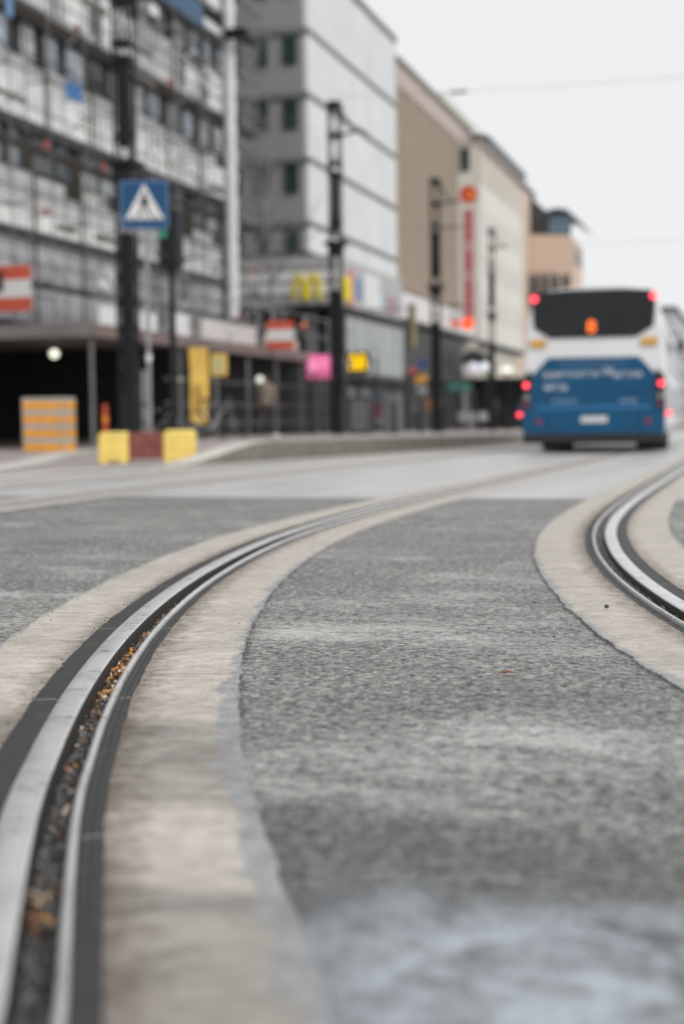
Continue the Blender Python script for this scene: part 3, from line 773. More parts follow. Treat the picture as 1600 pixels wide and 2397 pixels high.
# scaffold on the facade
t = empty('scaffolding', (-20.9, 45, 0), 'steel tube scaffolding with planks covering the facade of the left building', 'scaffolding')
sm_ = MB(); lm = MB(); dm = MB(); pm = MB()
yy = 30.
while yy < 59.5:
    for xx in (-21.5, -20.7): sm_.tube([(xx, yy, 3.0), (xx, yy, 24)], .024, 5, cap=False)
    for z in (4.8, 6.9, 8.9, 10.9, 12.9, 14.9, 16.9, 18.9): lm.tube([(-21.5, yy, z), (-20.7, yy, z)], .025, 4)
    if rg.random() < .6:
        z = rg.choice((4.8, 6.9, 8.9, 10.9, 12.9, 14.9)); dm.tube([(-20.68, yy, z), (-20.68, yy + 2.46, z + 2)], .024, 4)
        z = rg.choice((4.8, 8.9, 10.9, 14.9)); dm.tube([(-20.68, yy + 2.46, z), (-20.68, yy, z + 2)], .024, 4)
    yy += 2.46
for z in (4.8, 6.9, 8.9, 10.9, 12.9, 14.9, 16.9, 18.9):
    for dz in (0, .5, 1.0): lm.tube([(-20.7, 30, z + dz), (-20.7, 59.5, z + dz)], .024, 4)
for z in (4.75, 8.85, 12.85, 16.85): pm.box(-21.45, -20.75, 30, 59.5, z - .05, z)
dm.build('loose_tubes', MGREY, t)['kind'] = 'stuff'; dm = MB()
rc = random.Random(21)
for k in range(150):
    y_ = rc.uniform(36, 58.5); z_ = rc.uniform(4, 18.5); L_ = rc.uniform(.6, 2.6); xx = rc.choice((-21.4, -20.66, -21.0)); y_ = y_ if k % 3 else max(y_, 47 + (y_ - 36) * .5)
    if rc.random() < .5: pm.box(xx - .02, xx + .02, y_, y_ + L_, z_, z_ + rc.choice((.05, .12, .2)))
    else: dm.tube([(xx, y_, z_), (xx, y_ + L_, z_ + rc.uniform(-1.2, 1.2))], .03, 4)
rd = MB()
for k in range(9):
    y_ = rc.uniform(38, 58.5); z_ = rc.choice((4.8, 6.9, 8.9, 10.9, 12.9)); rd.box(-20.64, -20.55, y_, y_ + .2, z_ - .1, z_ + .12)
rd.build('red_tags', M('faded_red', (.38, .10, .08), .6), t)['kind'] = 'stuff'
sm_.build('standards', MGREY, t); lm.build('ledgers', DGREY, t); dm.build('braces', MGREY, t)['kind'] = 'stuff'; pm.build('planks', M('scaffold_planks', (.12, .11, .10), .8), t)['kind'] = 'stuff'
nm_ = M('hanging_net', (.12, .125, .125), .9, 0, .4, 5)
for k in range(16):
    y_ = rc.uniform(37, 57); z_ = rc.choice((4.9, 6.9, 8.9, 10.9, 12.9, 14.9)); L_ = rc.uniform(.3, 1.1)
    MB().box(-20.72, -20.70, y_, y_ + L_, z_ + .1, z_ + rc.uniform(.5, 1.7)).build('net_panel', nm_ if k % 3 else WHITE, t)
mb = MB()
for k in range(5):
    for yy_ in (59.6, 61.2): mb.tube([(-21 - k * 1.4, yy_, 0), (-21 - k * 1.4, yy_, 22)], .03, 4)
for z in range(2, 22, 2):
    mb.tube([(-27, 59.6, z), (-20.8, 59.6, z)], .025, 4); mb.tube([(-27, 61.2, z), (-20.8, 61.2, z)], .025, 4)
    mb.tube([(-22.4 - (z % 4) * .7, 61.2, z), (-21 - (z % 4) * .7, 61.2, z + 2)], .025, 4)
mb.build('gable_tubes', GALV, t)['kind'] = 'stuff'
# debris netting and boards hung on the scaffold
k = 0
for (ya, yb, za, zb_, m_, lb) in ((48.3, 52.5, 15.75, 16.6, M('blue_tarp', (.05, .11, .20), .6), 'long dark blue tarpaulin strip on the highest visible scaffold level'), (40.8, 41.9, 10.65, 11.15, M('blue_tarp_bright', (.03, .15, .38), .6), 'small bright blue sheet at the top of a white board, left of the first pole'), (37.2, 37.6, 12.2, 13.5, M('blue_tarp_pale', (.14, .26, .46), .6), 'narrow blue sheet hanging near the left edge of the picture')):
    tag(MB().box(-20.66, -20.64, ya, yb, za, zb_).build('tarpaulin', m_), lb, 'tarpaulin')
# rubbish chute: stacked white sections
t = empty('rubbish_chute', (-20.3, 54.6, 4.6), 'tall white rubbish chute of stacked sections running down the scaffold end', 'chute')
z = 4.7
while z < 20:
    mbx = MB().tube([(-20.35, 54.5, z), (-20.35, 54.5, z + .98)], [.2, .27], 12); mbx.build('chute_section', WHITE, t, smooth='auto'); z += .95
# sheltered walkway under the scaffold
t = empty('covered_walkway', (-15, 30, 0), 'dark covered walkway with a timber deck roof and steel posts along the building site', 'shelter')
SX, SY0, SY1 = -14.0, 28.6, 49.0
MB().box(-24, SX + .1, SY0 - .1, SY1, 2.55, 2.68).build('deck', M('deck_boards', (.21, .18, .165), .8, 0, .2, 4), t)
MB().box(-24, SX + .12, SY0 - .14, SY0 - .11, 2.42, 2.72).build('fascia', M('fascia_board', (.22, .20, .19), .8), t)
MB().box(SX + .11, SX + .14, SY0 - .14, SY1, 2.42, 2.70).build('fascia', M('fascia_board_side', (.20, .15, .14), .8), t)
mb = MB()
y = SY0
while y < SY1:
    MB().tube([(SX, y, hs(SX, y) - .02), (SX, y, 2.55)], .05, 8).build('post', MGREY, t); y += 2.5
for x in (-16.5, -19, -21.5): MB().tube([(x, SY0, hs(x, SY0) - .02), (x, SY0, 2.55)], .04, 8).build('post', MGREY, t)
MB().box(-24, -23.9, SY0 + .3, SY1, -.3, 2.55).build('back_shade_sheet', DARK, t)  # this and the next two: dark sheets standing in for shade under the deck
MB().box(-24, SX - 1.2, 36.0, 36.05, -.3, 2.55).build('cross_shade_sheet', DARK, t)
MB().box(SX - 1.25, SX - 1.2, 36.05, SY1, -.3, 2.5).build('side_shade_sheet', DARK, t)
mb = MB()
for z in (.5, 1.0, 1.6): mb.tube([(SX, SY0 + 4, z), (SX, SY1, z)], .022, 5)
mb.build('guard_rails', MGREY, t)
# boards and banner above the walkway
for (ya, yb, za, zb_, m_, lb) in ((29.2, 32.3, 2.72, 3.15, WHITE, 'white and grey hoarding board above the near end of the walkway'), (33.2, 34.4, 2.66, 3.3, WHITE, 'narrow white board above the walkway, just right of the sign pole'), (35.3, 39.5, 2.66, 3.25, M('pinkish_board', (.60, .56, .54), .7), 'long pale board above the walkway roof'), (40.2, 43.5, 2.66, 3.1, M('stained_board', (.46, .41, .39), .7), 'stained pale board above the walkway, left of the striped banner')):
    tag(MB().box(SX - .1, SX - .05, ya, yb, za, zb_).build('hoarding_board', m_), lb, 'board')
mb = MB()
for i in range(8):
    y = 30 + i * 2.4; mb.tube([(SX - .05, y, 2.68), (SX - .05, y, 4.0)], .025, 5)
for z in (3.3, 3.9): mb.tube([(SX - .05, 29, z), (SX - .05, 48.9, z)], .02, 5)
for i in range(3): y = 32.4 + i * 4.8; mb.tube([(SX - .05, y, 2.7), (SX - .05, y + 2.4, 3.9)], .02, 4)
tag(mb.build('railing', GALV), 'steel tube railing on top of the walkway roof', 'railing')
def banner(name, x0, x1, y, z0, z1, lb, tilt=0):
    t = empty(name, ((x0 + x1) / 2, y, z0), lb, 'banner', 'striped banners on the building site')
    h_ = (z1 - z0)
    for k, m_ in ((0, RED), (1, WHITE), (2, RED)):
        za, zb_ = z0 + h_ * (0, .30, .69)[k], z0 + h_ * (.30, .69, 1.)[k]
        MB().box(x0, x1, y - .01, y + .01, za, zb_).build(('red_stripe', 'white_stripe', 'red_stripe')[k], m_, t)
    return t
nb = banner('striped_banner', -17.7, -16.73, 31.0, 3.24, 4.33, 'large banner of red, white and red stripes at the left edge of the site')
banner('striped_banner', -13.9, -13.05, 40.0, 2.63, 3.47, 'smaller red, white and red striped banner near the pink sign')
MB().box(-17.8, -17.45, 30.97, 30.985, 3.72, 4.22).build('dark_emblem', DGREY, nb)
# lamps under the deck
def lamp(c, r_, m_, lb):
    t = empty('site_lamp', c, lb, 'lamp', 'round lamps on the building site')
    MB().sphere(c, r_, 12, 8).build('globe', m_, t, smooth=True)
    MB().tube([(c[0], c[1], c[2] + r_ * .9), (c[0], c[1], c[2] + r_ + .12)], .03, 6).build('stem', BLACK, t)
lamp((-17.19, 33, 2.3), .115, LWHITE, 'bright round lamp hanging inside the dark walkway above the striped crate')
lamp((-13.6, 38.5, 1.71), .10, LWARM, 'pale round lamp right of the small yellow sign')
lamp((-13.75, 33, 1.6), .06, M('dim_lamp', (.35, .38, .28), emit=.4), 'dim small lamp left of the tall yellow banner')
# orange striped crate
t = empty('striped_crate', (-13.5, 25.6, hs(-13.5, 25.6)), 'upright box with orange and grey stripes beside the walkway entrance', 'box')
zb = hs(-13.5, 25.6) - .01
MB().box(-13.97, -13.05, 25.4, 25.9, zb, zb + 1.08).build('body', M('grey_board', (.45, .42, .38), .7), t, bevel=.01)
mb = MB()
for k in range(4):
    za = zb + .03 + k * .275
    mb.face([(-13.94, 25.397, za), (-13.08, 25.397, za - .01), (-13.08, 25.397, za + .13), (-13.94, 25.397, za + .15)])
    mb.face([(-13.047, 25.42, za), (-13.047, 25.88, za - .01), (-13.047, 25.88, za + .13), (-13.047, 25.42, za + .15)])
mb.build('orange_stripes', ORANGE, t)
t = empty('marker_post', (-12.55, 26.2, 0), 'slim red marker post leaning by the walkway corner', 'post')
MB().tube([(-12.55, 26.2, hs(-12.5, 26.2)), (-12.55, 26.2, .9)], [.07, .05], 8).build('post', RED, t, smooth='auto')
MB().tube([(-12.55, 26.2, .55), (-12.55, 26.2, .66)], .062, 8).build('reflective_band', ORANGE, t)
# tall yellow banner and small yellow sign
t = empty('yellow_banner', (-11.64, 29, .3), 'tall narrow yellow banner hanging beside the walkway', 'banner')
mb = MB(); n = 10
for k in range(n):
    a, b_ = k / n, (k + 1) / n
    f_ = lambda q: (.04 * math.sin(q * 5), 2.14 - 1.66 * q)
    (d0, z0_), (d1, z1_) = f_(a), f_(b_)
    mb.face([(-11.88 + .05 * a, 29 + d0, z0_), (-11.44, 29 + d0 + .02, z0_), (-11.44, 29 + d1 + .02, z1_), (-11.88 + .05 * b_, 29 + d1, z1_)])
bn = mb.build('cloth', YELP, t)
so = bn.modifiers.new('s', 'SOLIDIFY'); so.thickness = .01
mb = MB()
for k in range(9):
    a = .5 + k * .045; mb.box(-11.76 + .03 * (k % 2), -11.58 + .02 * (k % 3), 28.945, 28.955, 2.14 - 1.66 * a, 2.14 - 1.66 * a + .03)
mb.build('lettering', M('brown_print', (.28, .17, .05), .6), t)
MB().tube([(-11.95, 29.03, 2.2), (-11.38, 29.03, 2.2)], .015, 5).tube([(-11.9, 29.05, .1), (-11.9, 29.05, 2.2)], .02, 5).build('frame', BLACK, t)
t = empty('yellow_sign', (-11.2, 29.1, 1.5), 'small pale yellow notice board attached right of the yellow banner', 'sign')
MB().box(-11.39, -11.02, 29.06, 29.08, 1.52, 2.0).build('board', YELP, t)
MB().box(-11.34, -11.07, 29.045, 29.058, 1.58, 1.94).build('notice', PALEY, t)
MB().tube([(-11.2, 29.1, .05), (-11.2, 29.1, 1.95)], .02, 6).build('post', BLACK, t)
# mesh fence panels between platform and building site
fp0 = empty('fence_panel', (-13.2, 40, hs(-13.2, 40)))
z0 = hs(-13.2, 40)
mb = MB()
for y in (40.03, 42.37): mb.tube([(-13.2, y, z0), (-13.2, y, z0 + 1.95)], .025, 6)
for z in (.08, 1.93): mb.tube([(-13.2, 40.03, z0 + z), (-13.2, 42.37, z0 + z)], .022, 6)
mb.build('frame', BLACK, fp0)
mb = MB()
for k in range(1, 14): mb.tube([(-13.2, 40.03 + k * .167, z0 + .1), (-13.2, 40.03 + k * .167, z0 + 1.9)], .008, 4)
for k in range(1, 7): mb.tube([(-13.2, 40.03, z0 + .1 + k * .26), (-13.2, 42.37, z0 + .1 + k * .26)], .008, 4)
mb.build('mesh', DGREY, fp0)
fl_ = [fp0]
for k in range(1, 12):
    c = copy_tree(fp0); c.location = (-13.2, 40 + k * 2.45, hs(-13.2, 40 + k * 2.45)); fl_.append(c)
for k, o in enumerate(fl_): tag(o, 'dark steel mesh fence panel in the row before the shop fronts', 'fence', 'mesh fence panels in front of the shops')
# leaning bicycle wheels / bikes silhouettes by the barrier
def bike(x, y, lb, rz):
    t = empty('bicycle', (x, y, hs(x, y)), lb, 'bicycle', rz=0); z = hs(x, y); ca, sa = math.cos(rz), math.sin(rz)
    q = lambda a, h_: (x + a * ca, y + a * sa, z + h_)
    def wheel(cx):
        w_ = MB(); pts = [q(cx + .33 * math.cos(R(k * 20)), .34 + .33 * math.sin(R(k * 20))) for k in range(19)]; w_.tube(pts, .02, 6, cap=False); o = w_.build('wheel', RUBB, t)
        s_ = MB()
        for k in range(0, 360, 30): s_.tube([q(cx, .34), q(cx + .32 * math.cos(R(k)), .34 + .32 * math.sin(R(k)))], .003, 3)
        s_.build('spokes', GALV, o)
    wheel(-.52); wheel(.52)
    MB().tube([q(-.52, .34), q(-.12, .3), q(.33, .82), q(-.2, .8), q(-.12, .3)], .017, 6).tube([q(-.2, .8), q(-.52, .34)], .014, 5).tube([q(.52, .34), q(.36, .98)], .015, 6).build('frame', GALV, t)
    MB().box(x - .2 * ca - .1, x - .2 * ca + .1, y - .2 * sa - .06, y - .2 * sa + .06, z + .9, z + .95).build('saddle', BLACK, t)
    MB().tube([q(-.2, .78), q(-.21, .9)], .013, 5).build('seat_post', BLACK, t)
    h_ = q(.36, .98); MB().tube([(h_[0] - .28 * sa - .05, h_[1] + .28 * ca, h_[2] + .04), h_, (h_[0] + .28 * sa - .05, h_[1] - .28 * ca, h_[2] + .04)], .013, 6).build('handlebar', BLACK, t)
bike(-11.6, 26.6, 'bicycle parked behind the barrier, left of the sign pole', R(40))
bike(-10.6, 27.2, 'bicycle parked behind the barrier, right of the sign pole', R(60))

# ---------------------------------------------------------------- text helper
def text(name, s, mat, origin, ux, h_, depth, parent, sx=1, up=Vector((0, 0, 1))):
    cu = bpy.data.curves.new(name, 'FONT'); cu.body = s; cu.size = h_ * 1.4; cu.extrude = depth; cu.align_x = 'CENTER'; cu.align_y = 'CENTER'
    tmp = bpy.data.objects.new(name, cu); COL.objects.link(tmp)
    dg = bpy.context.evaluated_depsgraph_get(); dg.update()
    me = bpy.data.meshes.new_from_object(tmp.evaluated_get(dg)); bpy.data.objects.remove(tmp)
    ux = Vector(ux).normalized(); off_ = wloc(parent)
    for v in me.vertices:
        p = Vector(origin) + ux * (v.co.x * sx) + up * v.co.y + ux.cross(up) * v.co.z; v.co = p - off_
    me.materials.clear(); me.materials.append(mat)
    o = bpy.data.objects.new(name, me); COL.objects.link(o); o.parent = parent; return o
def arch_m(name, mat, c, ux, w_, h_, parent, th=.12, dep=.15):
    """two tall rounded arches joined in the middle"""
    ux = Vector(ux).normalized(); nrm = ux.cross(Vector((0, 0, 1))); off_ = mat
    mb = MB()
    for sgn in (-1, 1):
        pts = []
        for k in range(15):
            a = math.pi * k / 14
            pts.append((sgn * w_ / 4 + w_ / 4 * math.cos(a), h_ * (math.sin(a) ** .8)))
        ins = []
        for k in range(15):
            a = math.pi * k / 14
            ins.append((sgn * w_ / 4 + (w_ / 4 - th) * math.cos(a), (h_ - th * 1.1) * (math.sin(a) ** .8)))
        for k in range(14):
            q = [pts[k], pts[k + 1], ins[k + 1], ins[k]]
            f0 = lambda a, z: Vector(c) + ux * a + Vector((0, 0, z)); f1 = lambda a, z: Vector(c) + ux * a + Vector((0, 0, z)) + nrm * dep
            mb.prism(q, f0, f1)
    return mb.build(name, mat, parent)

# ---------------------------------------------------------------- grey corner building with the restaurant
YC, YE = 70.2, 88.8
t = empty('corner_building', (-22, YC, 0), 'grey clad corner office block with pale panelled side and a restaurant sign band', 'building')
MB().box(-46, -22.2, YC, YE, -.5, 24.4).build('front_wall', GREYW, t)
for k, z in enumerate((20.45, 17.22, 13.98, 10.75)):
    MB().box(-46, -21.95, YC - .12, YE, z - .28, z).build('floor_band', BAND, t)
zs = [24.2, 20.45, 17.22, 13.98, 10.75, 9.1]
for a, b_ in zip(zs[:-1], zs[1:]):
    top = a - (.3 if a < 24 else .0)
    MB().box(-22.2, -22.0, YC + .01, YE, b_ + .002, top).build('pale_panel', WHITEP, t)
MB().box(-46, -21.9, YC - .16, YE, 24.2, 24.55).build('cornice', BAND, t)
MB().box(-46, -24.2, YC + 1, YE + 2, 24.4, 27.2).build('top_storey', WHITEP, t)
for j, zt in enumerate((20.17, 16.94, 13.70, 10.47, 23.6)):
    for i in range(7):
        x1 = -22.55 - i * 1.52
        f = MB().box(x1 - .72, x1, YC - .13, YC + .05, zt - 1.5, zt - .02).build('window', DGREY, t)
        MB().box(x1 - .66, x1 - .06, YC - .14, YC - .131, zt - 1.44, zt - .08).build('pane', GLASSG if i % 3 != 1 else GLASS, f)
MB().box(-46, -21.9, YC - .2, YE, 8.85, 9.15).build('dark_band', M('green_black', (.03, .04, .04), .4), t)
# podium with sign band
PX_ = -20.3; PYF = 68.9
MB().box(-46, PX_, PYF, 83.0, 6.35, 8.8).build('sign_band', M('pale_sign_band', (.42, .425, .42), .5), t)
for z in (8.1, 7.45, 6.8): MB().box(-46, PX_ + .02, PYF - .03, PYF - .005, z, z + .07).build('trim_line', MGREY, t)
for z0_, z1_ in ((7.55, 8.05), (6.92, 7.4)): MB().box(-46, PX_ + .01, PYF - .02, PYF - .004, z0_, z1_).build('pale_stripe', WHITE, t)
MB().box(-46, PX_ + .15, PYF - .15, 84, 6.05, 6.35).build('canopy_edge', BLACK, t)
MB().box(-46, PX_ + .004, PYF + 1.3, 101, -.4, 6.05).build('shop_wall', DGREY, t)
for i in range(6):
    x1 = -21.0 - 2.1 * i
    f = MB().box(x1 - 1.9, x1, PYF + 1.2, PYF + 1.31, 3.7, 5.9).build('shop_window', BLACK, t); MB().box(x1 - 1.8, x1 - .1, PYF + 1.18, PYF + 1.199, 3.8, 5.8).build('pane', GLASS, f)
for x in (-21.6, -20.5): MB().box(x - .18, x + .18, PYF + .3, PYF + .7, -.4, 6.05).build('column', MGREY, t)
for i in range(7):
    ya = 70.6 + i * 1.75
    f = MB().box(PX_ + .005, PX_ + .1, ya, ya + 1.68, 2.9, 5.9).build('side_window', MGREY, t); MB().box(PX_ + .1, PX_ + .11, ya + .07, ya + 1.6, 3.0, 5.8).build('pane', M('curtained_glass', (.34, .37, .36), .3, 0, .2, .9), f)
MB().box(PX_ + .005, PX_ + 1.2, 70.3, 84, 2.35, 2.6).build('awning', BLACK, t)
for i in range(5):
    ya = 70.8 + i * 2.5
    f = MB().box(PX_ + .005, PX_ + .06, ya, ya + 2.2, 0, 2.3).build('shop_window', BLACK, t); MB().box(PX_ + .06, PX_ + .07, ya + .1, ya + 2.1, .2, 2.2).build('pane', GLASS, f)
arch_m('arches_letter', ARCH, (-21.75, PYF - .03, 6.62), (1, 0, 0), 1.55, 1.3, t, .21, .1)
arch_m('arches_letter', ARCH, (PX_ + .15, 70.4, 6.62), (0, 1, 0), 1.5, 1.2, t, .2, .1)
for (ya, yb, za, zb_, m_) in ((71.4, 72.2, 6.45, 8.35, M('red_poster', (.62, .12, .12), .5)), (72.8, 74.0, 6.9, 8.0, M('blue_poster', (.14, .22, .42), .5)), (74.4, 77.6, 6.6, 8.4, WHITE), (76.2, 78.2, 6.7, 7.6, M('light_blue_poster', (.42, .62, .72), .5)), (79.2, 81.8, 6.5, 7.6, M('mauve_poster', (.34, .24, .27), .5)), ):
    MB().box(PX_ + .003, PX_ + .03 + .004 * (ya % 3), ya, yb, za, zb_).build('poster_panel', m_, t)
# projecting box sign lit yellow, pink sign, gold vertical sign
t = empty('arches_sign', (-16.7, 60, 2.6), 'black box sign with a glowing yellow twin arch mark, low beside the second pole', 'sign')
MB().box(-17.15, -16.2, 60, 60.25, 2.55, 3.5).build('box', BLACK, t, bevel=.06)
arch_m('arches_letter', LYEL, (-16.68, 59.99, 2.7), (1, 0, 0), .80, .72, t, .15, .04)
MB().tube([(-16.2, 60.1, 3.1), (-15.9, 60.1, 3.1)], .04, 6).tube([(-15.9, 60.1, 3.1), (-15.9, 60.1, hs(-15.9, 60))], .04, 6).build('post', BLACK, t)
t = empty('pink_sign', (-13.47, 44, .1), 'square glowing pink sign between the striped banner and the second pole', 'sign')
MB().box(-13.95, -13.0, 44, 44.15, 1.86, 2.62).build('box', LPINK, t, bevel=.02)
mk = M('pale_pink_mark', (.85, .50, .64), emit=.5)
MB().box(-13.82, -13.77, 43.98, 43.999, 2.1, 2.45).box(-13.769, -13.66, 43.98, 43.999, 2.39, 2.45).box(-13.769, -13.66, 43.98, 43.999, 2.1, 2.15).box(-13.659, -13.61, 43.98, 43.999, 2.13, 2.4).box(-13.5, -13.15, 43.98, 43.999, 2.39, 2.43).box(-13.5, -13.22, 43.98, 43.999, 2.24, 2.27).build('mark', mk, t)
MB().tube([(-13.47, 44.1, 1.86), (-13.47, 44.1, hs(-13.5, 44))], .03, 6).build('post', BLACK, t)
t = empty('orange_dot_light', (-21.4, 67.3, 5.1), 'small round orange light above the smaller striped banner', 'lamp')
MB().sphere((-21.4, 67.3, 5.2), .14, 10, 6).build('lens', M('dim_orange', (.8, .18, .03), emit=.45), t, smooth=True)
t = empty('vertical_sign', (-17.9, 75, 4.3), 'narrow dark gold vertical sign hanging from the shop front', 'sign')
MB().box(-18.0, -17.78, 75, 75.9, 4.35, 6.75).build('box', M('dark_gold', (.10, .08, .02), .4), t, bevel=.03)
for k in range(5): MB().box(-17.779, -17.77, 75.2, 75.7, 4.6 + k * .42, 4.85 + k * .42).build('letter_block', M('gold', (.36, .28, .06), .4), t)
MB().tube([(-20.3, 75.4, 6.5), (-18, 75.4, 6.5)], .03, 5).build('bracket', BLACK, t)

# ---------------------------------------------------------------- beige ribbed department store
t = empty('ribbed_building', (-22, 98, 0), 'brown beige building with closely spaced vertical ribs and a flat pinkish parapet', 'building')
MB().box(-46, -22.3, 88.9, 113, -.5, 23.2).build('wall', BEIGE, t)
for k in range(19): 
    y = 89.1 + k * 1.25; MB().box(-22.3, -21.98, y, y + .62, 9.0, 21.7).build('rib', M('beige_rib', (.40, .33, .26), .7) if k == 0 else bpy.data.materials['beige_rib'], t)
MB().box(-46, -21.95, 88.9, 113, 21.7, 23.1).build('parapet', BTOP, t)
MB().box(-46, -21.8, 88.9, 113, 23.1, 23.45).build('roof_edge', M('roof_edge', (.22, .20, .18), .6), t)
MB().box(-46, -20.3, 83.1, 106, 6.6, 8.15).build('sign_band', M('white_sign_band', (.70, .69, .69), .5), t)
MB().box(-46, -20.2, 83.1, 106, 6.3, 6.6).build('band_trim', DGREY, t)
MB().box(-46, -21, 84, 113, -.4, 6.3).build('shop_wall', M('warm_shop_wall', (.40, .35, .29), .6), t)
for i in range(8):
    ya = 85 + i * 2.7
    f = MB().box(-21, -20.9, ya, ya + 2.4, 4.0, 5.6).build('window', CREAM2, t); MB().box(-20.9, -20.88, ya + .1, ya + 2.3, 4.1, 5.5).build('pane', M('lit_cream_glass', (.55, .48, .38), .3) if i == 0 else bpy.data.materials['lit_cream_glass'], f)
    f = MB().box(-21, -20.9, ya, ya + 2.4, -.2, 2.9).build('shop_window', BLACK, t); MB().box(-20.9, -20.88, ya + .1, ya + 2.3, .1, 2.8).build('pane', GLASS, f)
MB().box(-21, -19.6, 84.5, 113, 3.0, 3.3).build('awning', DGREY, t)
# tall red vertical sign
t = empty('red_vertical_sign', (-19.5, 99.5, 7), 'tall red vertical sign with a round orange top, fixed to the beige building', 'sign')
MB().box(-19.85, -19.1, 99.4, 99.6, 7.3, 15.2).build('panel', M('pale_pink_board', (.50, .30, .30), .5), t, bevel=.03)
for k in range(11):
    z = 7.5 + k * .7
    if k in (4, 7): continue
    MB().prism([(-19.74, z), (-19.24, z), (-19.2, z + .3), (-19.3, z + .52), (-19.7, z + .52)], lambda a, b_: (a, 99.39, b_), lambda a, b_: (a, 99.36, b_)).build('letter', PINK, t)
MB().tube([(-19.46, 99.3, 16.2), (-19.46, 99.6, 16.2)], .62, 20).build('round_top', M('lit_red_disc', (.62, .05, .03), .4), t)
MB().tube([(-19.3, 99.25, 16.15), (-19.3, 99.29, 16.15)], .3, 16).build('orange_core', M('lit_orange_core', (.85, .25, .04), .4), t)
for z in (8.5, 14): MB().tube([(-22, 99.5, z), (-19.8, 99.5, z)], .06, 5).build('bracket', DGREY, t)
for x, z, r_, m_, lb in ((-18.9, 7.0, .44, LORS, 'round glowing orange red sign at the foot of the red vertical sign'), (-19.75, 7.0, .3, M('dim_red_disc', (.6, .1, .08), emit=.35), 'smaller dull red round sign left of the glowing one')):
    t = empty('round_sign', (x, 96, z), lb, 'sign', 'round red signs by the beige building')
    MB().tube([(x, 95.9, z), (x, 96.1, z)], r_, 18).build('disc', m_, t); MB().tube([(x, 96, z + r_), (x, 96, z + r_ + .2), (-20.4, 96.5, z + r_ + .2)], .03, 5).build('bracket', DGREY, t)

# ---------------------------------------------------------------- cream building
YW, YW1 = 108.2, 128.8
t = empty('cream_building', (-20.3, YW, 0), 'cream white building with beige cornice, a corner window and dark roof edge', 'building')
MB().box(-46, -20.6, YW, YW1, -.5, 21.3).build('wall', CREAM, t)
MB().box(-20.6, -20.3, YW, YW1, 6.5, 18.4).build('pale_facade', CREAM, t)
MB().box(-20.6, -20.35, YW, YW1, 18.45, 21.3).build('cornice', CREAM2, t)
MB().box(-46, -20.05, YW - .1, YW1, 21.3, 21.55).build('ledge', BTOP, t)
MB().prism([(-20.0, 21.55), (-20.0, 22.35), (-20.6, 22.6), (-21.5, 22.6), (-21.5, 21.55)], lambda a, b_: (a, YW + 2.5, b_), lambda a, b_: (a, YW1, b_)).build('roof_edge', SLATE, t)
MB().box(-46, -23.4, YW + 1.5, 125, 21.55, 25.7).build('attic', CREAM, t)
f = MB().box(-21.85, -21.05, YW - .06, YW + .02, 19.3, 21.1).build('window', MGREY, t); MB().box(-21.78, -21.12, YW - .07, YW - .061, 19.4, 21.0).build('pane', GLASS, f)
for j in range(3):
    for i in range(7):
        ya = 109.6 + i * 2.75; za = 8.3 + j * 3.3
        f = MB().box(-20.3, -20.26, ya, ya + 1.1, za, za + 1.7).build('window', CREAM2, t); MB().box(-20.26, -20.25, ya + .08, ya + 1.02, za + .08, za + 1.62).build('pane', M('pale_sky_glass', (.52, .52, .49), .3) if (i + j) == 0 else bpy.data.materials['pale_sky_glass'], f)
MB().box(-20.6, -20.1, YW, YW1, 6.2, 6.5).build('band', DGREY, t)
for i in range(6):
    ya = 108.6 + i * 3.3; f = MB().box(-20.6, -20.5, ya, ya + 2.9, 3.6, 5.9).build('window', CREAM2, t); MB().box(-20.5, -20.48, ya + .1, ya + 2.8, 3.7, 5.8).build('pane', bpy.data.materials['lit_cream_glass'], f)
    f = MB().box(-20.6, -20.5, ya, ya + 2.9, -.3, 3.0).build('shop_window', BLACK, t); MB().box(-20.5, -20.48, ya + .1, ya + 2.8, 0, 2.9).build('pane', GLASS, f)
# ---------------------------------------------------------------- peach buildings
YP = 145
t = empty('peach_building', (-20, YP, 0), 'peach corner building with a dark glazed rooftop storey and curved roof', 'building')
MB().box(-40, -22.15, 129.5, 150, -.6, 22.9).build('tower_wall', PEACH, t)
MB().box(-40, -22.3, YP - 1, 150, 22.9, 23.9).build('tower_cap', SLATE, t)
MB().prism([(-22.1, -.6), (-17.7, -.6), (-17.7, 18.3), (-18.1, 18.8), (-22.1, 19.0)], lambda a, b_: (a, YP, b_), lambda a, b_: (a, YP + 7.5, b_)).build('wall', PEACH, t)
MB().prism([(-22.1, 19.0), (-18.9, 18.9), (-18.9, 20.9), (-20.4, 21.2), (-21.2, 22.0), (-22.1, 22.8)], lambda a, b_: (a, YP + .4, b_), lambda a, b_: (a, YP + 7, b_)).build('roof_storey', M('roof_dark', (.045, .048, .055), .4), t)
MB().box(-20.2, -18.0, YP + .35, YP + .38, 19.1, 20.9).build('rooftop_glass', M('blue_glass', (.16, .28, .38), .15, 0, .3, 2), t)
MB().prism([(-20.6, 21.2), (-19.4, 21.5), (-18.3, 21.3), (-17.4, 20.4), (-16.9, 19.9), (-17.4, 20.2), (-18.4, 21.05), (-19.4, 21.2)], lambda a, b_: (a, YP - .6, b_), lambda a, b_: (a, YP + 10, b_)).build('curved_roof', SLATE, t)
for k in range(2):
    ya = YP + 1 + k * 3.2
    f = MB().box(-17.7, -17.6, ya, ya + 2.4, 16.2, 17.6).build('window', DGREY, t); MB().box(-17.6, -17.58, ya + .2, ya + 2.2, 16.3, 17.5).build('pane', GLASS, f)
mb = MB()
for z in (14.9, 14.2, 13.4): mb.box(-22.4, -19.4, YP - 1.6, YP - 1.55, z, z + .12)
for k in range(9): mb.box(-22.4 + k * .36, -22.33 + k * .36, YP - 1.6, YP - 1.55, 13.2, 15.0)
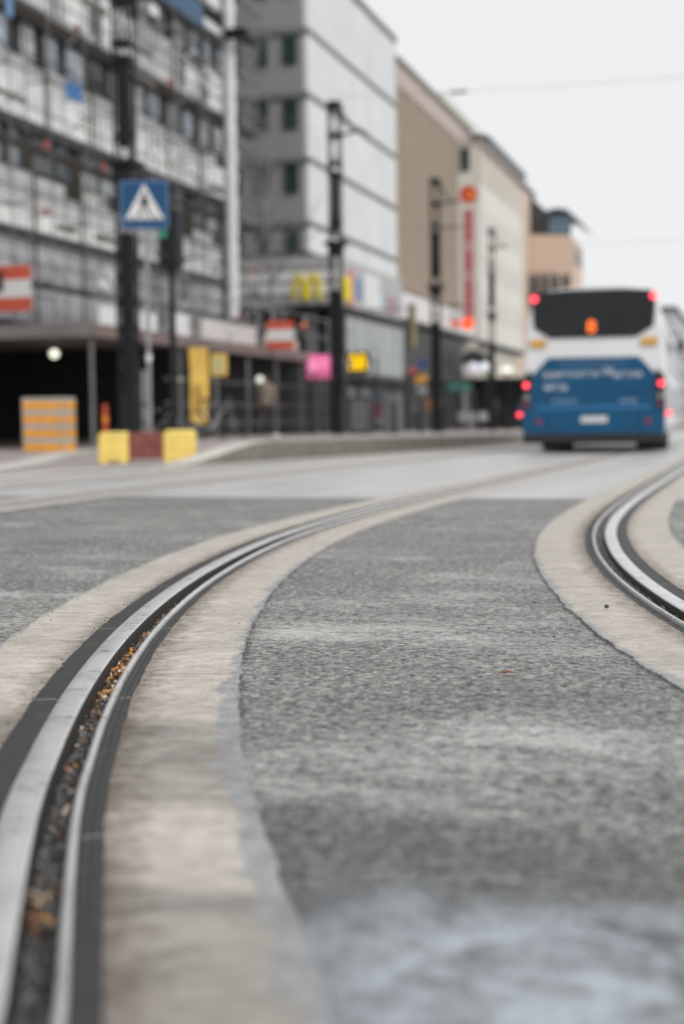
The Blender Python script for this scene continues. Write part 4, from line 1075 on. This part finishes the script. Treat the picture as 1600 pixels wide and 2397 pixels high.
mb.build('balcony_rail', MGREY, t)
MB().box(-22.4, -19.2, YP - 1.6, YP - .02, 12.6, 12.9).build('balcony', DGREY, t)
for k in range(4):
    f = MB().box(-22 + k * 1.05, -21.3 + k * 1.05, YP - .08, YP - .01, 13, 14.9).build('window', DGREY, t); MB().box(-21.95 + k * 1.05, -21.35 + k * 1.05, YP - .1, YP - .081, 13.1, 14.8).build('pane', GLASS, f)
for (x0, x1, y0_, y1_, zt, m_, lb) in ((-40, -17.0, 200, 270, 15, M('grey_render', (.42, .41, .40), .7), 'grey stone building far down the street behind the bus'), (-40, -14.9, 275, 330, 20.4, M('blue_grey_render', (.48, .50, .52), .7), 'pale blue grey building at the far end of the street, right of the bus'), (-40, -13.4, 335, 420, 14, M('brown_render', (.36, .28, .23), .7), 'brownish far building low at the right edge behind the bus')):
    t = empty('far_building', (x1, y0_, 0), lb, 'building', 'far buildings along the street')
    MB().box(x0, x1, y0_, y1_, -1, zt).build('wall', m_, t); MB().box(x0, x1 + .5, y0_ - .4, y1_, zt, zt + .7).build('roof', SLATE, t)
    for j in range(4):
        for i in range(6):
            f = MB().box(x1, x1 + .05, y0_ + 2 + i * 9, y0_ + 6 + i * 9, 1 + j * 3.6, 3.2 + j * 3.6).build('window', DGREY, t); MB().box(x1 + .05, x1 + .07, y0_ + 2.4 + i * 9, y0_ + 5.6 + i * 9, 1.3 + j * 3.6, 2.9 + j * 3.6).build('pane', GLASS, f)

# ---------------------------------------------------------------- the bus
BY = 25.8; BX = -2.81; BZ = zg(BY); BL = 12.2
t = empty('city_bus', (BX, BY, BZ), 'white and blue city bus seen from behind with its red tail lights on', 'bus')
def b3(x, y, z): return (BX + x, BY + y, BZ + z)
def bus_half(z):
    tab = [(.3, 1.24), (.5, 1.265), (.8, 1.275), (1.4, 1.27), (1.9, 1.235), (2.4, 1.19), (2.7, 1.12), (2.85, 1.02), (2.94, .8)]
    return lerp(tab, z)
zs = [.36, .55, .8, 1.1, 1.4, 1.75, 2.1, 2.4, 2.62, 2.76, 2.86, 2.93]
ysb = [0, .03, .10, .25, BL - .3, BL]
mb = MB()
def ring(y, sh):
    o = [(bus_half(z) * sh, z) for z in zs] + [(.45, 2.975), (0, 2.985)]
    o = o + [(-a, z) for a, z in o[-2::-1]]
    return [b3(a, y, z) for a, z in o]
def rear_y(z): return .02 + .10 * sst(1.9, 2.95, z)
rings = [[(p[0], p[1] + rear_y(p[2] - BZ), p[2]) for p in ring(0, .965)], [(p[0], p[1] + rear_y(p[2] - BZ), p[2]) for p in ring(.04, .99)], ring(.25, 1), ring(BL - .3, 1), ring(BL, .96)]
mb.cur = 0
for a, b_ in zip(rings[:-1], rings[1:]):
    for k in range(len(a) - 1): mb.face([a[k], a[k + 1], b_[k + 1], b_[k]])
# rear and front caps as strips
n = len(zs)
for rr in (rings[0], rings[-1]):
    m_ = len(rr)
    for k in range(m_ // 2): mb.face([rr[k], rr[k + 1], rr[m_ - 2 - k], rr[m_ - 1 - k]])
bottom = [rings[0][0], rings[-1][0], rings[-1][-1], rings[0][-1]]; mb.face(bottom)
body = mb.build('body', BUSW, t, smooth='auto')
def rp(x, z, d=0): return b3(x, rear_y(z) - d, z)
def rpanel(name, out, mat, d0, d1, parent=t, bevel=0):
    return MB().prism(out, lambda a, z: rp(a, z, d0), lambda a, z: rp(a, z, d1)).build(name, mat, parent, bevel=bevel)
def sym(o): return o + [(-a, z) for a, z in o[::-1] if abs(a) > 1e-6]
# prism faces spanning the curved rear stay slightly proud of it
rpanel('rear_window', sym([(.76, 2.08), (1.05, 2.26), (1.10, 2.84), (1.0, 2.90), (.5, 2.93)]), BUSG, .012, .03)
rpanel('engine_cover', sym([(1.0, .365), (1.17, .365), (1.20, 1.05), (1.17, 1.32), (.80, 1.72)]), BUSB, .010, .03)
rpanel('rear_corner', [(1.171, .365), (1.255, .365), (1.268, .98), (1.20, .98), (1.172, .6)], BUSB, -.02, .02)
rpanel('rear_corner', [(-1.171, .365), (-1.255, .365), (-1.268, .98), (-1.20, .98), (-1.172, .6)][::-1], BUSB, -.02, .02)
mb = MB()
for sx in (-1, 1): mb.prism([(sx * (bus_half(z) + .004), z) for z in (.38, .8, 1.3)] + [(sx * (bus_half(z) - .02), z) for z in (1.3, .8, .38)], lambda a, z: b3(a, .2, z), lambda a, z: b3(a, BL - .3, z))
mb.build('side_skirt', M('grey_skirt', (.38, .36, .36), .4), t)
mb = MB()
for k in range(6): mb.prism([(bus_half(z) + .006, z) for z in (1.45, 1.9, 2.35)] + [(bus_half(z) - .02, z) for z in (2.35, 1.9, 1.45)], lambda a, z, k=k: b3(a, .9 + k * 1.85, z), lambda a, z, k=k: b3(a, 2.65 + k * 1.85, z))
mb.build('side_window', BUSG, t)
MB().box(BX - 1.262, BX + 1.262, BY - .035, BY + .3, BZ + .18, BZ + .362).build('bumper', M('black_plastic', (.012, .012, .013), .5), t, bevel=.03)
MB().box(BX - 1.0, BX + 1.0, BY + .4, BY + 3.9, BZ + .24, BZ + .355).box(BX - .7, BX + .2, BY + .5, BY + 1.4, BZ + .17, BZ + .25).build('undercarriage', RUBB, t)
def round_lamp(name, x, z, r_, mat, d=.035, dep=.04, parent=t):
    return MB().prism([(x + r_ * math.cos(R(a)), z + r_ * math.sin(R(a))) for a in range(0, 360, 24)], lambda a, b_: b3(a, rear_y(z) - d, b_), lambda a, b_: b3(a, rear_y(z) - d - dep, b_)).build(name, mat, parent)
for sx in (-1, 1):
    round_lamp('top_lamp', sx * 1.05, 2.79, .06, LRED)
    cl = rpanel('lamp_cluster', [(sx * 1.07, 1.40), (sx * 1.14, .80), (sx * 1.245, .80), (sx * 1.262, 1.36), (sx * 1.13, 1.50)][::sx], M('lamp_black', (.012, .012, .014), .3) if sx < 0 else bpy.data.materials['lamp_black'], .031, .045)
    round_lamp('tail_lens', sx * 1.19, 1.24, .05, LRED, .046, .02, cl)
    round_lamp('reversing_lens', sx * 1.18, 1.02, .055, M('grey_lens', (.25, .23, .22), .2) if sx < 0 else bpy.data.materials['grey_lens'], .046, .02, cl)
    round_lamp('indicator_lens', sx * 1.185, .88, .04, DRED, .046, .02, cl)
    MB().tube([b3(sx * 1.26, .04, .71), b3(sx * 1.33, .04, .71)], .02, 6).sphere(b3(sx * 1.325, .02, .71), .042, 10, 6).build('marker_lamp', LRED, t, smooth=True)
    round_lamp('reflector', sx * .97, .58, .05, DRED, .031, .008)
    fr = rpanel('label_frame', [(sx * .98 - .15, 1.91), (sx * .98 + .15, 1.91), (sx * .98 + .15, 2.06), (sx * .98 - .15, 2.06)], M('amber_frame', (.62, .42, .20), .4) if sx < 0 else bpy.data.materials['amber_frame'], .025, .032)
    for k in (-1, 0, 1): rpanel('indicator_lamp', [(sx * .98 + k * .075 - .03, 1.945), (sx * .98 + k * .075 + .03, 1.945), (sx * .98 + k * .075 + .03, 2.03), (sx * .98 + k * .075 - .03, 2.03)], AMB, .032, .045, fr)
# route number behind the rear glass, reads 8
text('route_number', '8', LORG, rp(-.03, 2.26, .04), (1, 0, 0), .22, .004, t, 1.1)
# lettering on the engine cover: blurred words as rows of small marks
mb = MB(); r2 = random.Random(5)
def word(x0, x1, z, h_, mat=None):
    x = x0
    while x < x1:
        w_ = r2.uniform(.035, .055); k = r2.random()
        mb.prism([(x, z), (x + .012, z), (x + .012, z + h_), (x, z + h_)], lambda a, q: rp(a, q, .031), lambda a, q: rp(a, q, .034))
        zz = z + h_ * (.8 if k < .4 else .42 if k < .7 else 0)
        mb.prism([(x + .0125, zz), (x + w_ * .75, zz), (x + w_ * .75, zz + .018), (x + .0125, zz + .018)], lambda a, q: rp(a, q, .031), lambda a, q: rp(a, q, .034))
        if k > .3: mb.prism([(x + w_ * .76, z), (x + w_ * .76 + .011, z), (x + w_ * .76 + .011, z + h_ * .8), (x + w_ * .76, z + h_ * .8)], lambda a, q: rp(a, q, .031), lambda a, q: rp(a, q, .034))
        x += w_ + .022
word(-.88, .10, 1.38, .10); word(.12 + .05, .32, 1.42, .12); word(.36, .86, 1.36, .10); word(-.86, -.45, 1.14, .12)
mb.build('lettering', WHITE, t)['kind'] = 'stuff'
mb = MB(); word(-.72, -.30, .92, .06); word(.48, .75, .91, .07); mb.build('small_lettering', M('faded_blue_print', (.30, .40, .52), .5), t)
rpanel('trim_strip', [(-.6, 1.60), (.6, 1.60), (.6, 1.63), (-.6, 1.63)], M('grille_blue', (.10, .16, .27), .5), .031, .036)
rpanel('trim_strip', [(-1.0, .80), (1.0, .80), (1.0, .86), (-1.0, .86)], M('bright_blue', (.02, .15, .33), .3), .031, .036)
pl = rpanel('number_plate', [(-.25, .56), (.25, .56), (.25, .67), (-.25, .67)], WHITE, .032, .04)
rpanel('blue_band', [(-.25, .562), (-.215, .562), (-.215, .668), (-.25, .668)], BLUE, .0405, .042, pl)
mb = MB()
for k in range(6): x = -.17 + k * .065 + (.02 if k > 2 else 0); mb.prism([(x, .585), (x + .012, .585), (x + .012, .645), (x, .645)], lambda a, z: rp(a, z, .0405), lambda a, z: rp(a, z, .042))
mb.build('characters', DGREY, pl)
# wheels
def wheel(x, y, w_, r_):
    o = MB().tube([b3(x - w_ / 2, y, r_), b3(x + w_ / 2, y, r_)], r_, 24).build('wheel', RUBB, t, smooth='auto')
    MB().tube([b3(x + w_ / 2, y, r_), b3(x + w_ / 2 + .02, y, r_)], r_ * .55, 16).build('rim', GALV, o)
for yw in (3.2, 9.3):
    for sx in (-1, 1): wheel(sx * .93, yw, .6 if yw < 5 else .35, .47)
MB().box(BX - .6, BX + .15, BY + 3.0, BY + 10.5, BZ + 2.97, BZ + 3.08).build('roof_unit', BUSW, t, bevel=.04)
MB().tube([b3(1.1, BL - .3, 2.75), b3(1.28, BL - .2, 2.8), b3(1.35, BL - .2, 2.6)], .03, 6).box(BX + 1.27, BX + 1.43, BY + BL - .3, BY + BL - .2, BZ + 2.3, BZ + 2.6).build('wing_mirror', BLACK, t)
rpanel('panel_gap', [(-1.17, 1.085), (1.17, 1.085), (1.17, 1.095), (-1.17, 1.095)], BLACK, .0302, .032)
for sx in (-1, 1): rpanel('panel_gap', [(sx * .80, .37), (sx * .81, .37), (sx * .81, 1.08), (sx * .80, 1.08)][::sx], BLACK, .0302, .032)
rpanel('glass_reflection_band', [(-.80, 2.62), (.78, 2.62), (.82, 2.80), (-.84, 2.80)], M('reflection_grey', (.07, .075, .085), .3), .0305, .032)  # lighter reflection at the top of the glass, painted as a grey panel
rpanel('glass_reflection_strip', [(.16, 2.76), (.27, 2.80), (.62, 2.50), (.50, 2.46)], M('painted_glare', (.30, .29, .22), .4), .0325, .0335)  # diagonal glare on the glass, painted as a pale strip
rpanel('wiper', [(-.05, 2.09), (.42, 2.12), (.42, 2.14), (-.05, 2.11)], BLACK, .034, .05)

t.rotation_euler.z = R(2.0)
# ---------------------------------------------------------------- small street things far away
def sign(name, x, y, zc, r_, kind, mat, lb, group=None):
    t = empty(name, (x, y, hs(x, y)), lb, 'road sign', group)
    MB().tube([(x, y, hs(x, y)), (x, y, zc + r_)], .03, 6).build('post', MGREY, t)
    if kind == 'round': MB().tube([(x, y - .04, zc), (x, y - .06, zc)], r_, 18).build('plate', mat, t)
    elif kind == 'square': MB().box(x - r_, x + r_, y - .06, y - .04, zc - r_, zc + r_).build('plate', mat, t)
    else: MB().prism([(-r_, -r_ * .8), (r_, -r_ * .8), (0, r_)], lambda a, z: (x + a, y - .04, zc + z), lambda a, z: (x + a, y - .06, zc + z)).build('plate', mat, t)
sign('road_sign', -17.2, 75, 3.5, .24, 'round', M('deep_blue_plate', (.05, .08, .28), .5), 'small round blue road sign among the shop signs')
sign('road_sign', -17.55, 74, 3.1, .22, 'round', M('pale_red_plate', (.55, .12, .12), .5), 'small pale red round road sign left of the blue one')
sign('road_sign', -17.35, 74.5, 2.62, .18, 'square', M('amber_plate', (.75, .38, .06), .5), 'small amber road sign below the red one')
sign('road_sign', -16.85, 73.6, 2.68, .2, 'square', bpy.data.materials['amber_plate'], 'small amber square road sign below the blue one')
sign('road_sign', -16.8, 73, 2.05, .26, 'round', M('white_plate', (.75, .75, .78), .4), 'small white round plate under the amber signs')
tag(MB().box(-17.3, -16.9, 76, 76.3, 1.0, 1.6).build('orange_box', M('orange_box', (.48, .20, .03), .5), None, bevel=.02), 'small orange brown box hung low on the shop front', 'box')
def globe(x, y, z, r_, m_, lb):
    t = empty('street_globe', (x, y, hs(x, y)), lb, 'street lamp', 'round lights near the far end of the platform')
    MB().sphere((x, y, z), r_, 14, 10).build('globe', m_, t, smooth=True); MB().tube([(x, y, hs(x, y)), (x, y, z - r_ * .9)], .05, 6).build('post', BLACK, t)
globe(-18.35, 95, 3.85, .46, M('dull_globe', (.62, .62, .68), emit=.42), 'large round milky light left of the far pole')
globe(-17.5, 94.6, 3.97, .33, M('pale_globe', (.72, .78, .80), emit=.55), 'smaller round milky light touching the far pole')
t = empty('lit_box_sign', (-16.1, 95, 3.5), 'wide pale green lit box sign just left of the bus', 'sign')
MB().box(-16.45, -15.7, 95, 95.2, 3.6, 3.96).build('box', LWARM, t, bevel=.08); MB().tube([(-16.1, 95.1, hs(-16.1, 95)), (-16.1, 95.1, 3.6)], .05, 6).build('post', BLACK, t)
t = empty('white_board', (-18.4, 95, -.2), 'long white board on a single thick post beyond the fence', 'sign')
MB().box(-19.4, -17.45, 94.9, 95.1, .35, .95).build('board', WHITE, t, bevel=.05); MB().box(-18.65, -18.2, 95.0, 95.05, hs(-18, 95), .35).build('post', M('pale_post', (.45, .48, .48), .6), t)
t = empty('dark_kiosk', (-17.5, 99, -.2), 'dark bus shelter mass behind the round lights', 'shelter')
MB().box(-20.3, -14.6, 100, 103.5, 3.2, 3.4).build('roof', DGREY, t); MB().box(-20.2, -14.7, 103.3, 103.4, -.3, 3.2).build('rear_wall', DGREY, t)
for x in (-20.2, -18.4, -16.6, -14.8): MB().box(x, x + .12, 100, 100.1, -.3, 3.2).build('post', BLACK, t)
t = empty('shop_canopy', (-18.5, 96, 4.4), 'dark rounded awning over a far shop door', 'awning')
MB().prism([(-19.6, 4.3), (-19.5, 5.0), (-18.7, 5.3), (-18.0, 4.9), (-17.6, 4.2)], lambda a, z: (a, 97, z), lambda a, z: (a, 100, z)).build('cover', DGREY, t)
MB().tube([(-19.5, 97.1, 4.3), (-19.5, 97.1, hs(-19, 97))], .04, 6).tube([(-17.7, 97.1, 4.2), (-17.7, 97.1, hs(-17, 97))], .04, 6).build('posts', DGREY, t)
# bare tree in the side street
t = empty('bare_tree', (-21.3, 62, -.1), 'slender bare tree in the gap between the scaffold and the grey corner building', 'tree')
rt = random.Random(11); mb = MB(); br = MB()
tr = [(-21.3, 62, -.2), (-21.35, 62, 3), (-21.25, 62.1, 6), (-21.5, 62, 9), (-21.7, 62.2, 12)]
mb.tube(tr, [.13, .11, .09, .06, .03], 8).build('trunk', BARK, t, smooth=True)
def limb(p, d, L, r_, dep):
    pts = [Vector(p)]; d = Vector(d).normalized()
    for k in range(4):
        d = (d + Vector((rt.uniform(-.25, .25), rt.uniform(-.25, .25), rt.uniform(-.05, .25)))).normalized(); pts.append(pts[-1] + d * L / 4)
    br.tube(pts, [r_, r_ * .8, r_ * .6, r_ * .4, r_ * .25], 5)
    if dep:
        for k in (1, 2, 3): limb(pts[k], d + Vector((rt.uniform(-.9, .9), rt.uniform(-.9, .9), rt.uniform(0, .5))), L * .55, r_ * .5, dep - 1)
for k in range(16):
    z = 3.5 + k * .65; q = Vector((-21.4, 62, z)); a = rt.uniform(0, 6.28); limb(q, (math.cos(a), math.sin(a), .9), rt.uniform(2, 3.4), .045, 2)
br.build('branches', BARK, t)

t = empty('pale_door_panel', (-13.9, 31, .1), 'tall narrow pale grey panel standing upright behind the red marker post', 'panel')
MB().box(-14.05, -13.8, 31, 31.05, .25, 1.75).build('leaf', M('grey_green_panel', (.30, .33, .33), .5), t); MB().tube([(-13.92, 31.1, .05), (-13.92, 31.1, .25)], .03, 5).build('foot', BLACK, t)
def cabinet(x, y, w_, h_, m_, lb):
    t = empty('site_cabinet', (x, y, hs(x, y)), lb, 'cabinet'); z = hs(x, y)
    MB().box(x - w_, x + w_, y, y + .4, z, z + h_).build('body', m_, t, bevel=.02); MB().box(x - w_ * .8, x + w_ * .8, y - .012, y - .001, z + .1, z + h_ - .1).build('door', MGREY, t)
cabinet(-12.2, 44, .35, 1.2, DGREY, 'dark grey utility cabinet standing against the mesh fence left of the second pole')
cabinet(-12.3, 48.5, .3, 1.45, MGREY, 'mid grey utility cabinet behind the second pole at the fence')
def bollard(x, y, lb):
    t = empty('bollard', (x, y, hs(x, y)), lb, 'bollard', 'dark bollards on the platform'); z = hs(x, y)
    MB().tube([(x, y, z), (x, y, z + .85)], .06, 8).build('shaft', BLACK, t); MB().sphere((x, y, z + .88), .075, 8, 6).build('cap', BLACK, t)
for k, y in enumerate((43.5, 47, 50.5, 57.5, 61, 64.5, 70, 74)): bollard(-10.9, y, 'slim dark bollard with a round cap in the row along the platform')
for (x, y, w_, za, zb_, m_, lb) in ((-14.9, 58, .5, .9, 1.7, M('teal_panel', (.08, .16, .22), .5), 'dim blue panel low behind the mesh fence'), (-14.6, 55, .25, .6, 1.2, M('plum_panel', (.25, .05, .10), .5), 'small dark pink panel behind the mesh fence near the second pole'), (-14.2, 70, .6, 1.9, 2.3, M('teal_sign', (.05, .22, .18), .5), 'dim green shop sign right of the third pole')):
    t = empty('shop_board', (x, y, 0), lb, 'panel'); MB().box(x - w_, x + w_, y, y + .05, za, zb_).build('board', m_, t); MB().tube([(x, y + .08, hs(x, y)), (x, y + .08, za + .1)], .03, 5).build('post', BLACK, t)
# people on the pavement
def person(x, y, rz, coat, legs, lb, h=1.74):
    t = empty('person', (x, y, hs(x, y)), lb, 'person', 'people walking on the far pavement')
    s = h / 1.74
    J = {'pel': (0, 0, .95, .135), 'wai': (0, 0, 1.12, .13), 'che': (0, .01, 1.34, .155), 'nek': (0, .01, 1.5, .06), 'hed': (0, -.01, 1.60, .09), 'top': (0, -.01, 1.69, .075),
         'lh': (-.1, 0, .88, .095), 'lk': (-.11, -.12, .50, .065), 'la': (-.11, -.06, .09, .045), 'lt': (-.11, -.22, .04, .04),
         'rh': (.1, 0, .88, .095), 'rk': (.11, .04, .50, .065), 'ra': (.11, .26, .12, .045), 'rt': (.11, .14, .04, .04),
         'ls': (-.2, .01, 1.42, .06), 'le': (-.25, .08, 1.14, .048), 'lw': (-.24, -.02, .9, .036), 'lf': (-.24, -.06, .82, .03),
         'rs': (.2, .01, 1.42, .06), 're': (.25, 0, 1.14, .048), 'rw': (.24, -.14, .94, .036), 'rf': (.24, -.2, .88, .03)}
    E = [('pel', 'wai'), ('wai', 'che'), ('che', 'nek'), ('nek', 'hed'), ('hed', 'top'), ('pel', 'lh'), ('lh', 'lk'), ('lk', 'la'), ('la', 'lt'), ('pel', 'rh'), ('rh', 'rk'), ('rk', 'ra'), ('ra', 'rt'), ('che', 'ls'), ('ls', 'le'), ('le', 'lw'), ('lw', 'lf'), ('che', 'rs'), ('rs', 're'), ('re', 'rw'), ('rw', 'rf')]
    names = list(J); me = bpy.data.meshes.new('body'); me.from_pydata([(J[n_][0] * s, J[n_][1] * s, J[n_][2] * s) for n_ in names], [(names.index(a), names.index(b_)) for a, b_ in E], [])
    o = bpy.data.objects.new('body', me); COL.objects.link(o); o.parent = t
    m = o.modifiers.new('skin', 'SKIN'); sv = me.skin_vertices[0].data if me.skin_vertices else None
    if sv is None:
        import bmesh
        bm = bmesh.new(); bm.from_mesh(me); bm.verts.layers.skin.verify(); bm.to_mesh(me); bm.free(); sv = me.skin_vertices[0].data
    for i, n_ in enumerate(names): sv[i].radius = (J[n_][3] * s, J[n_][3] * s * .8); sv[i].use_root = (n_ == 'pel')
    o.modifiers.new('sub', 'SUBSURF').render_levels = 1
    pm_, tt, bb = newmat('person_cloth'); q = NT(tt); P = q.n('ShaderNodeTexCoord').outputs['Object']; sp = q.n('ShaderNodeSeparateXYZ'); q.l(P, sp.inputs[0])
    z_ = q.math('DIVIDE', sp.outputs[2], 1.8)
    q.l(q.ramp(z_, [(0, (.02, .02, .02)), (.05, legs), (.48, legs), (.49, coat), (.835, coat), (.84, (.5, .33, .26)), (1, (.5, .33, .26))]), bb.inputs['Base Color']); bb.inputs['Roughness'].default_value = .8
    for e in tt.nodes:
        if e.type == 'VALTORGB': e.color_ramp.interpolation = 'CONSTANT'
    me.materials.append(pm_)
    MB().sphere((x, y + .015, t.location.z + 1.665 * s), .098 * s, 10, 8).build('hair', M('hair', (.03, .025, .02), .7) if 'hair' not in bpy.data.materials else bpy.data.materials['hair'], t, smooth=True)
    t.rotation_euler.z = rz
    return t
people = [(-17.3, 80, .3, (.02, .022, .03), (.015, .015, .02), 'person in a black coat and black trousers right of the third pole'),
          (-18.5, 79, 2.8, (.10, .10, .11), (.03, .03, .04), 'person in a grey jacket walking in front of the beige building'),
          (-14.15, 80, .1, (.015, .015, .017), (.012, .012, .012), 'person in long dark clothes close to the left side of the bus'),
          (-18.0, 76, 3.0, (.20, .19, .19), (.03, .03, .05), 'person in a light grey coat below the amber signs'),
          (-13.3, 84, .5, (.05, .06, .14), (.02, .02, .03), 'person in a dark blue jacket at the left side of the bus'),
          (-13.35, 38.3, 3.1, (.30, .24, .19), (.06, .05, .05), 'person in a tan coat below the pale round lamp')]
for p_ in people: person(*p_)
# a small pale bollard cap and flat white object on the platform edge
tag(MB().sphere((-8.6, 25.2, hs(-8.6, 25.2) + .05), .09, 12, 8, .6).build('rounded_stone', KERB, None, smooth=True), 'small pale rounded stone on the platform edge left of the second pole', 'stone')
tag(MB().sphere((-7.6, 12.0, zg(12) + .05), .09, 10, 6, .7).build('rubble_lump', DGREY, None, smooth=True), 'dark lump of rubble by the kerb at the left edge', 'stone')

t = empty('lamp_arm', (-14.9, 24, 8.2), 'dark street lamp head reaching into the picture at the left edge, before the boards', 'street lamp')
MB().prism([(-14.95, 6.00), (-14.2, 5.83), (-13.65, 5.82), (-14.1, 5.93), (-14.5, 6.08), (-14.95, 6.14)], lambda a, z: (a, 23.9, z), lambda a, z: (a, 24.15, z)).build('lamp_head', BLACK, t, bevel=.02)
MB().tube([(-14.9, 24.02, 6.07), (-15.6, 24.02, 6.1), (-17.2, 24.02, 5.9)], .05, 8).build('arm', BLACK, t)
MB().tube([(-17.2, 24.02, hs(-17.2, 24)), (-17.2, 24.02, 6.2)], [.09, .06], 8).build('post', BLACK, t)
tag(MB().box(-20.35, -19.4, 53.9, 54.2, 15.65, 16.05).build('hoist_head', BLACK, None, bevel=.05), 'black hoist head projecting at the top of the white chute', 'hoist')
